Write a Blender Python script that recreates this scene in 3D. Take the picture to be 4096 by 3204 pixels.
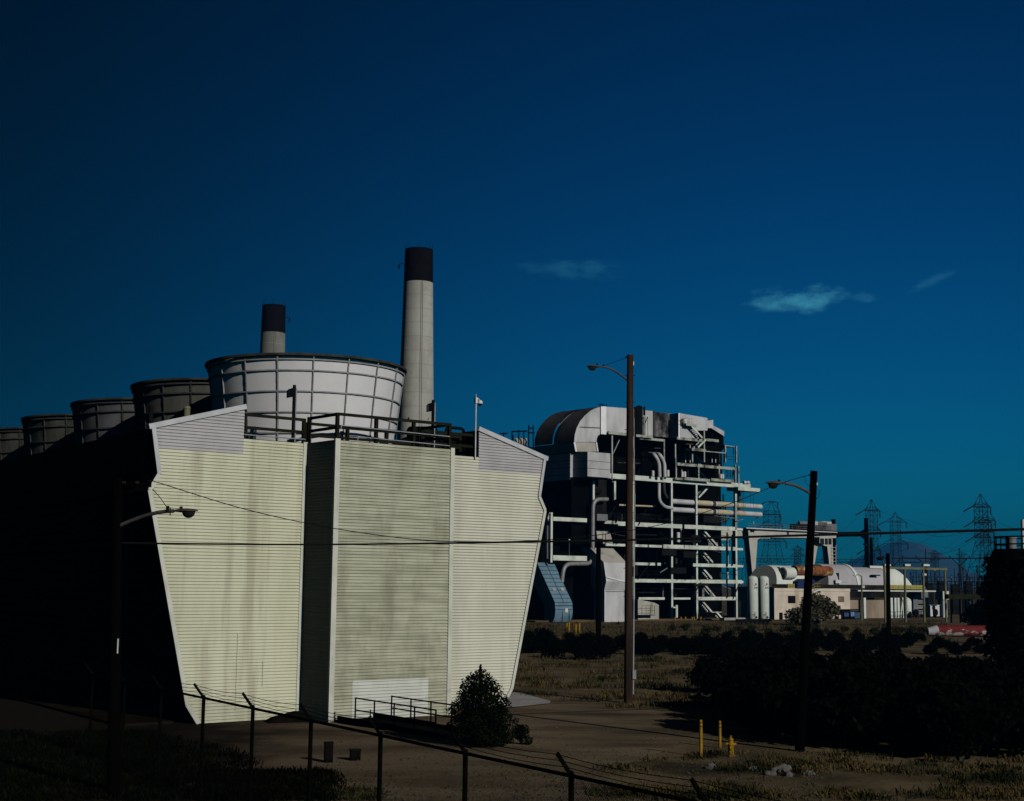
import bpy, bmesh, math, random
from mathutils import Vector as V, Matrix
random.seed(7)
SC = bpy.context.scene
for o in list(bpy.data.objects): bpy.data.objects.remove(o)
COL = SC.collection
# ------------------------------------------------------------------ camera
FPX, CAMH, HOR, ROLL = 5700.0, 5.5, 2325.0, 0.0106       # focal length in photo pixels, eye height on the train, horizon row
_p = math.atan((HOR-1602)/FPX)
FW = V((0, math.cos(_p), math.sin(_p))); _u0 = V((0, -math.sin(_p), math.cos(_p))); _r0 = V((1, 0, 0))
RT = _r0*math.cos(ROLL)+_u0*math.sin(ROLL); UP = _u0*math.cos(ROLL)-_r0*math.sin(ROLL)
EYE = V((0, 0, CAMH))
cam = bpy.data.cameras.new('camera'); camo = bpy.data.objects.new('camera', cam); COL.objects.link(camo)
cam.sensor_fit = 'HORIZONTAL'; cam.sensor_width = 36.0; cam.lens = FPX/4096*36.0; cam.clip_start = 0.5; cam.clip_end = 30000
m = Matrix((RT, UP, -FW)).transposed().to_4x4(); m.translation = EYE; camo.matrix_world = m
SC.camera = camo
SC.render.resolution_x, SC.render.resolution_y = 1024, 801
SC.view_settings.view_transform = 'Standard'; SC.view_settings.look = 'None'
SC.view_settings.gamma = 1.0; SC.view_settings.use_curve_mapping = False
SC.view_settings.exposure = -0.65
SC.render.engine = 'CYCLES'; SC.cycles.diffuse_bounces = 0
# ------------------------------------------------------------------ light
SUN_EL, SUN_AZ = 24.5, 140.4                                 # azimuth clockwise from +Y
_e, _a = math.radians(SUN_EL), math.radians(SUN_AZ)
SUND = V((math.cos(_e)*math.sin(_a), math.cos(_e)*math.cos(_a), math.sin(_e)))
sl = bpy.data.lights.new('sun', 'SUN'); sl.energy = 4.2; sl.angle = math.radians(0.5); sl.color = (1.0, 0.95, 0.86)
so = bpy.data.objects.new('sun', sl); COL.objects.link(so); so.rotation_euler = SUND.to_track_quat('Z', 'Y').to_euler(); so.location = (40, -40, 60)
def ray(x, y): return FW+RT*((x-2048)/FPX)+UP*((1602-y)/FPX)
W = bpy.data.worlds.new('World'); SC.world = W; W.use_nodes = True
nt = W.node_tree; N = nt.nodes; L = nt.links; N.clear()
def wn(t, **k):
    n = N.new(t)
    for a, b in k.items(): setattr(n, a, b)
    return n
def put(node, i, val):
    if hasattr(val, 'links') or isinstance(val, bpy.types.NodeSocket): L.new(val, node.inputs[i])
    else: node.inputs[i].default_value = val
def mth(op, a, b=0.0, c=0.0, clamp=False):
    n = wn('ShaderNodeMath', operation=op, use_clamp=clamp); put(n, 0, a); put(n, 1, b); put(n, 2, c); return n.outputs[0]
def dotn(vec, d):
    n = wn('ShaderNodeVectorMath', operation='DOT_PRODUCT'); put(n, 0, vec); n.inputs[1].default_value = d; return n.outputs['Value']
sky = wn('ShaderNodeTexSky', sky_type='NISHITA', sun_disc=False)
sky.sun_elevation = _e; sky.sun_rotation = _a; sky.altitude = 50; sky.air_density = 1.0; sky.dust_density = 0.15; sky.ozone_density = 3.0
tc = wn('ShaderNodeTexCoord'); D = tc.outputs['Generated']
gm = wn('ShaderNodeGamma'); put(gm, 0, sky.outputs[0]); put(gm, 1, 1.0)
def mulc(a, b):
    n = wn('ShaderNodeMix', data_type='RGBA', blend_type='MULTIPLY'); put(n, 0, 1.0); put(n, 6, a); put(n, 7, b); return n.outputs[2]
# deep, strongly graded blue: brighter low right, fading upwards; the left fade imitates lens vignetting
sep = wn('ShaderNodeSeparateXYZ'); put(sep, 0, D)
zz = mth('MAXIMUM', sep.outputs[2], 0.0)
fall = mth('POWER', 2.718, mth('ADD', mth('MULTIPLY', zz, -1.75), mth('MULTIPLY', mth('MULTIPLY', zz, zz), -1.6)))  # squared term dims the unseen upper sky to cut blue fill
low = mth('SUBTRACT', 1.0, mth('MULTIPLY', mth('POWER', 2.718, mth('MULTIPLY', zz, -18.0)), 0.25))
st = wn('ShaderNodeMapRange', interpolation_type='SMOOTHSTEP'); put(st, 0, sep.outputs[0])
for i, val in ((1, -0.46), (2, 0.32), (3, 0.08), (4, 1.22)): st.inputs[i].default_value = val
side = st.outputs[0]
g1 = mth('MULTIPLY', mth('MULTIPLY', fall, side), low)
nearh = mth('POWER', 2.718, mth('MULTIPLY', zz, -6.0))
cmb = wn('ShaderNodeCombineColor')
put(cmb, 0, mth('MULTIPLY', g1, 0.01)); put(cmb, 1, mth('MULTIPLY', g1, mth('MULTIPLY_ADD', nearh, 0.15, 0.47))); put(cmb, 2, mth('MULTIPLY', g1, mth('MULTIPLY_ADD', nearh, -0.22, 1.12)))
skyc = mulc(gm.outputs[0], cmb.outputs[0])
# three thin fair-weather clouds, laid out as directions in the sky
nz = wn('ShaderNodeTexNoise'); nz.inputs['Scale'].default_value = 34; nz.inputs['Detail'].default_value = 7; nz.inputs['Roughness'].default_value = .62
mp = wn('ShaderNodeMapping'); mp.inputs['Scale'].default_value = (1, 1, 2.2); put(mp, 0, D); put(nz, 'Vector', mp.outputs[0])
clouds = None
for cx, cy, rx, ry, rot, amp in ((3190, 1198, 200, 60, .03, 1.15), (3390, 1196, 130, 36, .1, .6), (2290, 1085, 190, 50, .05, .3), (3735, 1118, 120, 26, .35, .42), (2130, 1078, 110, 34, 0, .25)):
    d = ray(cx, cy).normalized(); e1 = d.cross(V((0, 0, 1))).normalized(); e2 = e1.cross(d)
    a1 = e1*math.cos(rot)+e2*math.sin(rot); a2 = e2*math.cos(rot)-e1*math.sin(rot)
    k = mth('MAXIMUM', dotn(D, d), 0.2)
    xx = mth('DIVIDE', dotn(D, a1), mth('MULTIPLY', k, rx/FPX)); yy = mth('DIVIDE', dotn(D, a2), mth('MULTIPLY', k, ry/FPX))
    r2 = mth('ADD', mth('MULTIPLY', xx, xx), mth('MULTIPLY', yy, yy))
    q = mth('SUBTRACT', 1.0, r2)
    q = mth('ADD', q, mth('MULTIPLY', mth('SUBTRACT', nz.outputs[0], 0.55), 5.6))
    q = mth('MULTIPLY', mth('SMOOTH_MAX', q, 0.0, 0.5), 0.55, clamp=True)
    inside = mth('SUBTRACT', 1.5, mth('MULTIPLY', r2, .6), clamp=True)
    q = mth('MULTIPLY', mth('MULTIPLY', q, inside), amp)
    clouds = q if clouds is None else mth('MAXIMUM', clouds, q)
mixc = wn('ShaderNodeMix', data_type='RGBA'); put(mixc, 0, mth('MULTIPLY', clouds, .8)); put(mixc, 6, skyc); mixc.inputs[7].default_value = (1.3, 7.6, 11.0, 1)
bg = wn('ShaderNodeBackground'); put(bg, 0, mixc.outputs[2]); bg.inputs[1].default_value = 0.06
wo = wn('ShaderNodeOutputWorld'); L.new(bg.outputs[0], wo.inputs[0])
# ------------------------------------------------------------------ helpers: pixels of the photograph -> points in the place
def onz(x, y, z=0.0): d = ray(x, y); return EYE+d*((z-CAMH)/d.z)
def onY(x, y, Y): d = ray(x, y); return EYE+d*(Y/d.y)
TH = math.radians(39.0)                                       # everything in the plant stands on one grid, turned 39 degrees
UU = V((math.cos(TH), math.sin(TH), 0)); VV = V((-math.sin(TH), math.cos(TH), 0)); ZZ = V((0, 0, 1))
class Thing:
    def __init__(s, name, label, cat, loc, rot=TH, group=None, kind=None):
        s.o = bpy.data.objects.new(name, None); COL.objects.link(s.o); s.o.empty_display_size = .3
        s.L = V(loc); s.o.location = s.L; s.o.rotation_euler = (0, 0, rot); s.rot = rot
        if kind: s.o['kind'] = kind
        else: s.o['label'] = label; s.o['category'] = cat
        if group: s.o['group'] = group
        s.u = V((math.cos(rot), math.sin(rot), 0)); s.v = V((-math.sin(rot), math.cos(rot), 0))
    def l(s, w): q = w-s.L; return V((q.dot(s.u), q.dot(s.v), q.z))
    def w(s, q): return s.L+s.u*q[0]+s.v*q[1]+ZZ*q[2]
    def _pl(s, x, y, pt, n): d = ray(x, y); return s.l(EYE+d*((pt-EYE).dot(n)/d.dot(n)))
    def pb(s, x, y, b=0.0): return s._pl(x, y, s.L+s.v*b, s.v)
    def pa(s, x, y, a=0.0): return s._pl(x, y, s.L+s.u*a, s.u)
    def pz(s, x, y, z=0.0): return s.l(onz(x, y, z))
    def part(s, name, mb, mat, parent=None, **k): return mb.obj(name, mat, parent or s.o, **k)
class MB:
    def __init__(s): s.v = []; s.f = []
    def add(s, vs, fs): n = len(s.v); s.v += [tuple(q) for q in vs]; s.f += [tuple(i+n for i in q) for q in fs]; return s
    def box(s, a, b):
        x0, x1 = sorted((a[0], b[0])); y0, y1 = sorted((a[1], b[1])); z0, z1 = sorted((a[2], b[2]))
        return s.add([(x0,y0,z0),(x1,y0,z0),(x1,y1,z0),(x0,y1,z0),(x0,y0,z1),(x1,y0,z1),(x1,y1,z1),(x0,y1,z1)],
                     [(3,2,1,0),(4,5,6,7),(0,1,5,4),(1,2,6,5),(2,3,7,6),(3,0,4,7)])
    def beam(s, p, q, w, h, up=(0,0,1)):                      # rectangular bar from p to q, w across, h along up
        p, q = V(p), V(q); d = (q-p).normalized(); up = V(up)
        if abs(d.dot(up)) > .98: up = V((0,1,0)) if abs(d.y) < .9 else V((1,0,0))
        r = d.cross(up).normalized()*(w/2); t = r.cross(d).normalized()*(h/2)
        return s.add([p-r-t,p+r-t,p+r+t,p-r+t,q-r-t,q+r-t,q+r+t,q-r+t],[(0,1,2,3),(7,6,5,4),(0,4,5,1),(1,5,6,2),(2,6,7,3),(3,7,4,0)])
    def cyl(s, p, q, r1, r2=None, n=12, caps=True):
        p, q = V(p), V(q); r2 = r1 if r2 is None else r2; d = (q-p).normalized()
        a = d.cross(V((0,0,1)) if abs(d.z) < .95 else V((1,0,0))).normalized(); b = d.cross(a)
        vs = [c+(a*math.cos(2*math.pi*i/n)+b*math.sin(2*math.pi*i/n))*r for c, r in ((p,r1),(q,r2)) for i in range(n)]
        fs = [(i,(i+1)%n,n+(i+1)%n,n+i) for i in range(n)]
        if caps: fs += [tuple(range(n))[::-1], tuple(range(n,2*n))]
        return s.add(vs, fs)
    def tube(s, pts, r, n=10, caps=True):
        pts = [V(q) for q in pts]; rs = r if isinstance(r, (list, tuple)) else [r]*len(pts); ds = []
        for i in range(len(pts)):
            d = (pts[min(i+1,len(pts)-1)]-pts[max(i-1,0)]).normalized(); ds.append(d)
        a = ds[0].cross(V((0,0,1)) if abs(ds[0].z) < .9 else V((0,1,0))).normalized(); vs = []
        for c, d, rr in zip(pts, ds, rs):
            a = (a-d*a.dot(d)).normalized(); b = d.cross(a)
            vs += [c+(a*math.cos(2*math.pi*i/n)+b*math.sin(2*math.pi*i/n))*rr for i in range(n)]
        fs = [(k*n+i,k*n+(i+1)%n,(k+1)*n+(i+1)%n,(k+1)*n+i) for k in range(len(pts)-1) for i in range(n)]
        if caps: fs += [tuple(range(n))[::-1], tuple(range((len(pts)-1)*n,len(pts)*n))]
        return s.add(vs, fs)
    def lathe(s, prof, n=24, c=(0,0,0), a0=0.0, a1=2*math.pi, closed=True):
        c = V(c); full = abs(a1-a0) > 6.28; k = n if full else n+1
        vs = [(c.x+r*math.cos(a0+(a1-a0)*i/n), c.y+r*math.sin(a0+(a1-a0)*i/n), c.z+z) for r, z in prof for i in range(k)]
        fs = [(j*k+i, j*k+(i+1)%k, (j+1)*k+(i+1)%k, (j+1)*k+i) for j in range(len(prof)-1) for i in range(n)]
        return s.add(vs, fs)
    def prism(s, poly, d, n0=None):                           # closed prism: polygon of 3D points pushed along d
        poly = [V(q) for q in poly]; d = V(d); n = len(poly)
        return s.add(poly+[q+d for q in poly], [tuple(range(n))[::-1], tuple(range(n,2*n))]+[(i,(i+1)%n,n+(i+1)%n,n+i) for i in range(n)])
    def sphere(s, c, r, n=12, m=8, sc=(1,1,1)):
        c = V(c); vs = [(c.x+r*sc[0]*math.sin(math.pi*j/m)*math.cos(2*math.pi*i/n), c.y+r*sc[1]*math.sin(math.pi*j/m)*math.sin(2*math.pi*i/n), c.z+r*sc[2]*math.cos(math.pi*j/m)) for j in range(m+1) for i in range(n)]
        return s.add(vs, [(j*n+i,(j+1)*n+i,(j+1)*n+(i+1)%n,j*n+(i+1)%n) for j in range(m) for i in range(n)])
    def mesh(s, name, mat, smooth=35):
        me = bpy.data.meshes.new(name); me.from_pydata(s.v, [], s.f)
        bm = bmesh.new(); bm.from_mesh(me); bmesh.ops.recalc_face_normals(bm, faces=bm.faces) if len(s.f) < 20000 else None; bm.to_mesh(me); bm.free()
        me.materials.append(mat)
        if smooth:
            me.polygons.foreach_set('use_smooth', [True]*len(me.polygons)); me.set_sharp_from_angle(angle=math.radians(smooth))
        return me
    def obj(s, name, mat, parent=None, smooth=35, kind=None, label=None):
        o = bpy.data.objects.new(name, s.mesh(name, mat, smooth)); COL.objects.link(o); o.parent = parent
        if kind: o['kind'] = kind
        if label: o['label'] = label
        return o
def inst(name, me, parent, loc=(0,0,0), rot=(0,0,0), scale=(1,1,1)):
    o = bpy.data.objects.new(name, me); COL.objects.link(o); o.parent = parent; o.location = loc; o.rotation_euler = rot; o.scale = scale; return o
def tag(o, label=None, cat=None, group=None, kind=None):
    if kind: o['kind'] = kind
    if label: o['label'] = label
    if cat: o['category'] = cat
    if group: o['group'] = group
    return o
def arc(c, r, a0, a1, n, e1, e2): return [V(c)+V(e1)*r*math.cos(a0+(a1-a0)*i/n)+V(e2)*r*math.sin(a0+(a1-a0)*i/n) for i in range(n+1)]
def bend(pts, r, n=6):                                        # round the corners of a polyline
    pts = [V(q) for q in pts]; out = [pts[0]]
    for i in range(1, len(pts)-1):
        a, b, c = pts[i-1], pts[i], pts[i+1]; d1 = (a-b).normalized(); d2 = (c-b).normalized()
        k = min(r, (a-b).length*.49, (c-b).length*.49); p0 = b+d1*k; p1 = b+d2*k
        for t in range(n+1):
            t /= n; out.append(p0*(1-t)**2+b*2*t*(1-t)+p1*t*t)
    return out+[pts[-1]]
# ------------------------------------------------------------------ materials
def M(name, c1, c2=None, rough=.75, metal=0.0, scale=1.5, st=(1,1,1), lo=.4, hi=.62, dirt=None, dlo=.55, dhi=.75, dscale=.6, dst=(1,1,.25), bump=0.0, bscale=12, spec=.3, damt=1.0):
    mt = bpy.data.materials.new(name); mt.use_nodes = True; t = mt.node_tree; n = t.nodes; b = n['Principled BSDF']
    b.inputs['Roughness'].default_value = rough; b.inputs['Metallic'].default_value = metal; b.inputs['Specular IOR Level'].default_value = spec
    co = n.new('ShaderNodeTexCoord'); cur = None
    def noise(sc, stv, det=6):
        mp = n.new('ShaderNodeMapping'); mp.inputs['Scale'].default_value = stv; t.links.new(co.outputs['Object'], mp.inputs[0])
        z = n.new('ShaderNodeTexNoise'); z.inputs['Scale'].default_value = sc; z.inputs['Detail'].default_value = det; z.inputs['Roughness'].default_value = .6
        t.links.new(mp.outputs[0], z.inputs['Vector']); return z.outputs[0]
    def ramp(src, a, c):
        r = n.new('ShaderNodeMapRange'); r.interpolation_type = 'SMOOTHSTEP'; t.links.new(src, r.inputs[0]); r.inputs[1].default_value = a; r.inputs[2].default_value = c; return r.outputs[0]
    b.inputs[0].default_value = (*c1, 1)
    if c2:
        x = n.new('ShaderNodeMix'); x.data_type = 'RGBA'; t.links.new(ramp(noise(scale, st), lo, hi), x.inputs[0]); x.inputs[6].default_value = (*c1, 1); x.inputs[7].default_value = (*c2, 1); cur = x.outputs[2]
        t.links.new(cur, b.inputs[0])
    if dirt:
        x = n.new('ShaderNodeMix'); x.data_type = 'RGBA'; r = ramp(noise(dscale, dst), dlo, dhi)
        k = n.new('ShaderNodeMath'); k.operation = 'MULTIPLY'; t.links.new(r, k.inputs[0]); k.inputs[1].default_value = damt; t.links.new(k.outputs[0], x.inputs[0])
        if cur is None: x.inputs[6].default_value = (*c1, 1)
        else: t.links.new(cur, x.inputs[6])
        x.inputs[7].default_value = (*dirt, 1); t.links.new(x.outputs[2], b.inputs[0])
    if bump:
        bp = n.new('ShaderNodeBump'); bp.inputs['Strength'].default_value = 1; bp.inputs['Distance'].default_value = bump
        t.links.new(noise(bscale, (1,1,1), 4), bp.inputs['Height']); t.links.new(bp.outputs[0], b.inputs['Normal'])
    return mt
mSID = M('cream_siding', (.585,.595,.44), (.475,.482,.345), scale=.45, st=(1,1,.35), lo=.35, hi=.7, dirt=(.34,.315,.22), dscale=.5, dst=(2.2,2.2,.2), dlo=.48, dhi=.66, damt=.65, rough=.6, bump=.02, bscale=.9)
mSIDR = M('pale_cream_siding', (.60,.60,.495), (.53,.53,.43), scale=.45, st=(1,1,.5), dirt=(.44,.43,.34), dscale=.5, dst=(2.2,2.2,.25), dlo=.5, dhi=.7, damt=.5, rough=.6, bump=.02, bscale=.9)
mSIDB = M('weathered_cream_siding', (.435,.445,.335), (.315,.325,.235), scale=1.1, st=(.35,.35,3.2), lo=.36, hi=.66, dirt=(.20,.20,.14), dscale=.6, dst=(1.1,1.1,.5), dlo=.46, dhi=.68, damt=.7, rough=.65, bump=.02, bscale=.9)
mSIDG = M('grey_siding', (.42,.415,.42), (.36,.355,.36), scale=.7, rough=.5)
mDOOR = M('white_siding', (.57,.59,.54), (.50,.52,.47), scale=.8, rough=.6, dirt=(.36,.36,.31), dscale=1.2, dlo=.55, dhi=.75, damt=.6)
mTRIM = M('trim', (.58,.59,.51), (.50,.51,.44), scale=1.2, rough=.5, dirt=(.36,.35,.28), dscale=1.4, damt=.5)
mTRIMG = M('grey_flashing', (.50,.51,.53), (.42,.43,.45), rough=.4)
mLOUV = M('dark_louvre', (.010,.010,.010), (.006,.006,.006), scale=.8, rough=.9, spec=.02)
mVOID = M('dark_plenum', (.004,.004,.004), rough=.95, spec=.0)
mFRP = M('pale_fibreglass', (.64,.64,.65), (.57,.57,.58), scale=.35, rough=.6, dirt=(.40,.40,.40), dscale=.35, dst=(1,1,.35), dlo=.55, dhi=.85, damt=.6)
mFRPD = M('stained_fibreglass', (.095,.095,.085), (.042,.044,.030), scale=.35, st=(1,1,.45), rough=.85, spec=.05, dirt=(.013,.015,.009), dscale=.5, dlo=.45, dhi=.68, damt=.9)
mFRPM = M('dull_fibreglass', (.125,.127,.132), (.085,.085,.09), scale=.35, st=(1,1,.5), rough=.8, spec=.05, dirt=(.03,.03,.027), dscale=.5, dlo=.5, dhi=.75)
mRIB = M('stack_rib', (.30,.305,.31), (.20,.203,.206), scale=1.0, rough=.65)
mRIM = M('stained_rim', (.05,.05,.047), (.025,.025,.022), scale=1.2, rough=.85, spec=.05)
mTIMB = M('dark_timber', (.016,.015,.009), (.010,.012,.006), scale=1.2, rough=.9, spec=.03)
mPIPE = M('galvanised_pipe', (.42,.45,.48), (.30,.33,.36), metal=.4, rough=.4, scale=2)
mCONC = M('chimney_concrete', (.37,.375,.335), (.30,.30,.265), scale=.3, st=(1,1,.35), rough=.9, dirt=(.24,.24,.21), dscale=.35, dst=(1,1,1.6), dlo=.5, dhi=.8, damt=.8, bump=.03, bscale=2)
mBLACK = M('black_paint', (.004,.004,.006), (.007,.006,.009), rough=.85, scale=.8, spec=.03)
mIRON = M('black_iron', (.006,.006,.006), rough=.8, spec=.05)
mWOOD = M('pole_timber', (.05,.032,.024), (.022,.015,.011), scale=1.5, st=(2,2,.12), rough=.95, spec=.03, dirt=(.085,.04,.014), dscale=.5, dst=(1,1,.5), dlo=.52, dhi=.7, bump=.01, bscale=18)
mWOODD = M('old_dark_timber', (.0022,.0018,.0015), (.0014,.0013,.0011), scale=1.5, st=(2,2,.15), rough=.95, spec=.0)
mLAMP = M('lamp_grey', (.07,.065,.06), (.045,.042,.04), rough=.6, scale=3, spec=.2)
mGLASS = M('dark_lens', (.015,.015,.016), rough=.15, spec=.5)
mFENCE = M('fence_steel', (.0025,.0025,.0022), (.004,.0038,.003), rough=.9, scale=5, spec=.0)
mSTEEL = M('pale_green_steel', (.62,.67,.59), (.44,.48,.42), scale=.6, lo=.35, hi=.7, rough=.65, dirt=(.17,.14,.09), dscale=.55, dst=(1,1,1), dlo=.5, dhi=.75, damt=.75)
mALU = M('aluminium_cladding', (.56,.56,.57), (.42,.42,.43), scale=.3, st=(1,1,.4), rough=.55, metal=.1, dirt=(.11,.107,.105), dscale=.22, dst=(1,1,.45), dlo=.5, dhi=.8, damt=.85)
mALUL = M('bright_aluminium', (.92,.92,.92), (.82,.82,.82), scale=.5, rough=.35, metal=.1)
mALUD = M('tarnished_shaded_cladding', (.06,.056,.058), (.035,.032,.034), scale=.3, rough=.65, spec=.1)
mALUT = M('tan_cladding', (.44,.41,.36), (.33,.315,.28), scale=.4, st=(1,1,.5), rough=.6, dirt=(.20,.21,.13), dscale=.6, dlo=.55, dhi=.75)
mDARK = M('shade_black_casing', (.0035,.0035,.0035), (.002,.002,.002), scale=.3, rough=.95, spec=.0)  # shade inside the frame put into a near-black casing colour
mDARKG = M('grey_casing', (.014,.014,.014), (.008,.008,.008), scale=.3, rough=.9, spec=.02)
mBLUE = M('blue_duct_paint', (.13,.23,.30), (.10,.18,.235), scale=.5, rough=.5, dirt=(.16,.11,.09), dscale=1.1, dst=(1,1,1), dlo=.66, dhi=.78)
mBLUED = M('blue_seam', (.035,.06,.08), rough=.6)
mTANK = M('tank_white', (.60,.66,.60), (.53,.59,.53), scale=.6, rough=.5, dirt=(.34,.40,.28), dscale=.4, dst=(1,1,.3), dlo=.6, dhi=.85, damt=.6)
mWHITE = M('white_paint', (.60,.61,.60), (.52,.53,.52), scale=.5, rough=.5, dirt=(.38,.37,.33), dscale=.4, dlo=.58, dhi=.82, damt=.6)
mTURB = M('turbine_hood', (.68,.71,.65), (.60,.63,.575), scale=.35, rough=.5, dirt=(.40,.39,.31), dscale=.4, dlo=.62, dhi=.85, damt=.6)
mTURG = M('grey_hood', (.42,.41,.43), (.37,.36,.38), scale=.35, rough=.55)
mRUST = M('rust', (.26,.085,.022), (.13,.038,.013), scale=.8, rough=.9, dirt=(.48,.36,.17), dscale=.8, dst=(1,1,1), dlo=.55, dhi=.7)
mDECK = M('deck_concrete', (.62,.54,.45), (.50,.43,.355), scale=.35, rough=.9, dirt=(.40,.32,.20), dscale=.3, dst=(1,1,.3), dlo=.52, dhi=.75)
mDECKD = M('shaded_stained_concrete', (.30,.24,.175), (.20,.155,.11), scale=.35, st=(1,1,.3), rough=.9, dirt=(.17,.09,.04), dscale=.5, dlo=.55, dhi=.72)  # darker copy of the deck concrete, shade and stains both in the colour
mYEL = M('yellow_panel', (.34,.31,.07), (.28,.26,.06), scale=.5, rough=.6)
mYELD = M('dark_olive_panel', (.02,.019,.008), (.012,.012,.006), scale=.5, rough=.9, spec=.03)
mBOLL = M('yellow_bollard', (.30,.17,.008), (.22,.125,.007), scale=4, rough=.65, spec=.1, dirt=(.05,.032,.006), dscale=3, dlo=.5, dhi=.7)
mCRANE = M('crane_paint', (.46,.45,.40), (.39,.38,.335), scale=.35, rough=.6, dirt=(.20,.20,.12), dscale=.4, dlo=.6, dhi=.8)
mRED = M('peeling_red_paint', (.13,.008,.007), (.09,.006,.005), scale=.9, rough=.8, dirt=(.36,.33,.31), dscale=.9, dst=(.6,1,1.2), dlo=.56, dhi=.62)
mGREEN = M('mossy_green_steel', (.14,.15,.08), (.10,.105,.055), scale=.8, rough=.8, dirt=(.10,.07,.035), dscale=.8, dlo=.55, dhi=.7)
mPYL = M('pylon_steel', (.016,.017,.02), (.010,.011,.013), rough=.8, spec=.05)
mTARP = M('navy_tarpaulin', (.008,.018,.075), rough=.7)
mCABB = M('blue_cabinet', (.045,.085,.15), (.03,.06,.11), rough=.6)
mGREY = M('grey_metal', (.17,.175,.185), (.13,.135,.145), rough=.6, scale=1)
mNAVY = M('navy_lettering', (.03,.03,.055), rough=.6); mSIGNR = M('red_mark', (.38,.02,.03), rough=.6); mSIGNB = M('blue_mark', (.02,.03,.25), rough=.6); mSIGNY = M('yellow_mark', (.5,.38,.03), rough=.6)
mROCK = M('pale_rock', (.14,.138,.132), (.085,.084,.08), scale=5, rough=.95, spec=.1, bump=.04, bscale=9)
mBARK = M('bark', (.012,.009,.007), (.008,.006,.005), rough=.95, scale=4, spec=0)
mLEAFD = M('dark_evergreen_leaf', (.0026,.0042,.0018), (.0075,.0115,.004), scale=2.0, rough=.95, spec=.0)
mLEAFB = M('blackish_leaf', (.0026,.0034,.002), (.006,.0075,.0035), scale=.7, lo=.5, hi=.7, rough=.95, spec=.0)
mLEAFG = M('olive_leaf', (.016,.019,.007), (.05,.045,.019), scale=1.2, rough=.9, spec=.03)
mWEED = M('dry_weed', (.078,.058,.022), (.012,.015,.006), scale=.35, lo=.42, hi=.58, rough=.95, spec=.02)
mSHADECOV = M('shade_dark_cover', (.0035,.0045,.0022), (.009,.009,.004), scale=.8, lo=.5, hi=.7, rough=.95, spec=.0)  # added cover; near-black leaves stand in for shade over the left foreground
mDIRT = M('dry_dirt', (.135,.103,.058), (.070,.055,.032), scale=.3, lo=.36, hi=.66, rough=.95, spec=.03, dirt=(.022,.019,.012), dscale=.13, dst=(1,1,1), dlo=.5, dhi=.68, bump=.05, bscale=3)
mROAD = M('dirt_road', (.165,.128,.084), (.095,.073,.046), scale=.28, st=(.6,1.4,1), lo=.38, hi=.66, rough=.95, spec=.03, dirt=(.052,.040,.025), dscale=.16, dst=(.6,1.6,1), dlo=.47, dhi=.7, bump=.04, bscale=5)
mPADM = M('pale_concrete', (.33,.32,.30), (.26,.25,.235), scale=1, rough=.9)
mKERB = M('brown_stained_kerb', (.13,.075,.025), (.07,.05,.025), scale=.4, rough=.9)
mHILL = M('hill_scrub', (.08,.085,.07), (.06,.064,.052), scale=.004, rough=1.0, spec=0)
mRAMP = M('dark_ramp', (.008,.007,.006), (.005,.0045,.004), rough=.95, scale=2, spec=.0)
def yard_mat():                                             # worn dirt, left-hand shade painted in near-black along a ragged line
    mt = mROAD.copy(); mt.name = 'yard_soil_shade'; t = mt.node_tree; n = t.nodes; b = n['Principled BSDF']; old = b.inputs[0].links[0].from_socket
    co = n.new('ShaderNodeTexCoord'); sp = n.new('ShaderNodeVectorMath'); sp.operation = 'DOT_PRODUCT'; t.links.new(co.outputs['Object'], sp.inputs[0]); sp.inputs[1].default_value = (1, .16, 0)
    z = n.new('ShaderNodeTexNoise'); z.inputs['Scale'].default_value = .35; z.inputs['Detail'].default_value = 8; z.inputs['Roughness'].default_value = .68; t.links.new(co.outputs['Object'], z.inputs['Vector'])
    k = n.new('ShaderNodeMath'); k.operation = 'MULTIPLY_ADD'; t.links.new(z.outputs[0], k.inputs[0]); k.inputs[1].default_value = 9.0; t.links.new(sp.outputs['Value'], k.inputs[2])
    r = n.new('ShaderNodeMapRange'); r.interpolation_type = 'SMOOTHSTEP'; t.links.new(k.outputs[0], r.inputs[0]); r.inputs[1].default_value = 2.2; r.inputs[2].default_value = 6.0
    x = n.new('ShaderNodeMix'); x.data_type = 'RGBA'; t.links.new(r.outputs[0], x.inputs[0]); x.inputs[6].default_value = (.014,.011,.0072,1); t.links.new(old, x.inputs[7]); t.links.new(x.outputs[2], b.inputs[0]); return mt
mYARD = yard_mat()
mKERBD = M('shade_dark_kerb', (.016,.0125,.008), (.008,.0065,.0045), scale=.6, rough=1.0, spec=0)  # basin kerb, toned near black so its shaded side stays dark
mSTEELT = M('weathered_steel', (.36,.39,.34), (.22,.24,.21), scale=.6, rough=.7, dirt=(.08,.065,.045), dscale=.6, dst=(1,1,1), dlo=.48, dhi=.7)
mRIBD = M('dark_stack_rib', (.06,.06,.058), (.035,.035,.034), scale=1.0, rough=.8, spec=.05)
mCONC2 = M('grey_chimney_concrete', (.20,.20,.18), (.15,.15,.13), scale=.3, st=(1,1,.4), rough=.95, spec=.05, dirt=(.10,.10,.085), dscale=.4, dlo=.5, dhi=.75)
mSOOT = M('sooty_aluminium', (.30,.30,.30), (.09,.09,.09), scale=.35, lo=.35, hi=.62, rough=.8, spec=.1, dirt=(.012,.012,.012), dscale=.3, dst=(1,1,.8), dlo=.42, dhi=.6)
mGRAV = M('loose_gravel', (.075,.066,.05), (.045,.039,.03), scale=.9, rough=.95, spec=.02)
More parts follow.
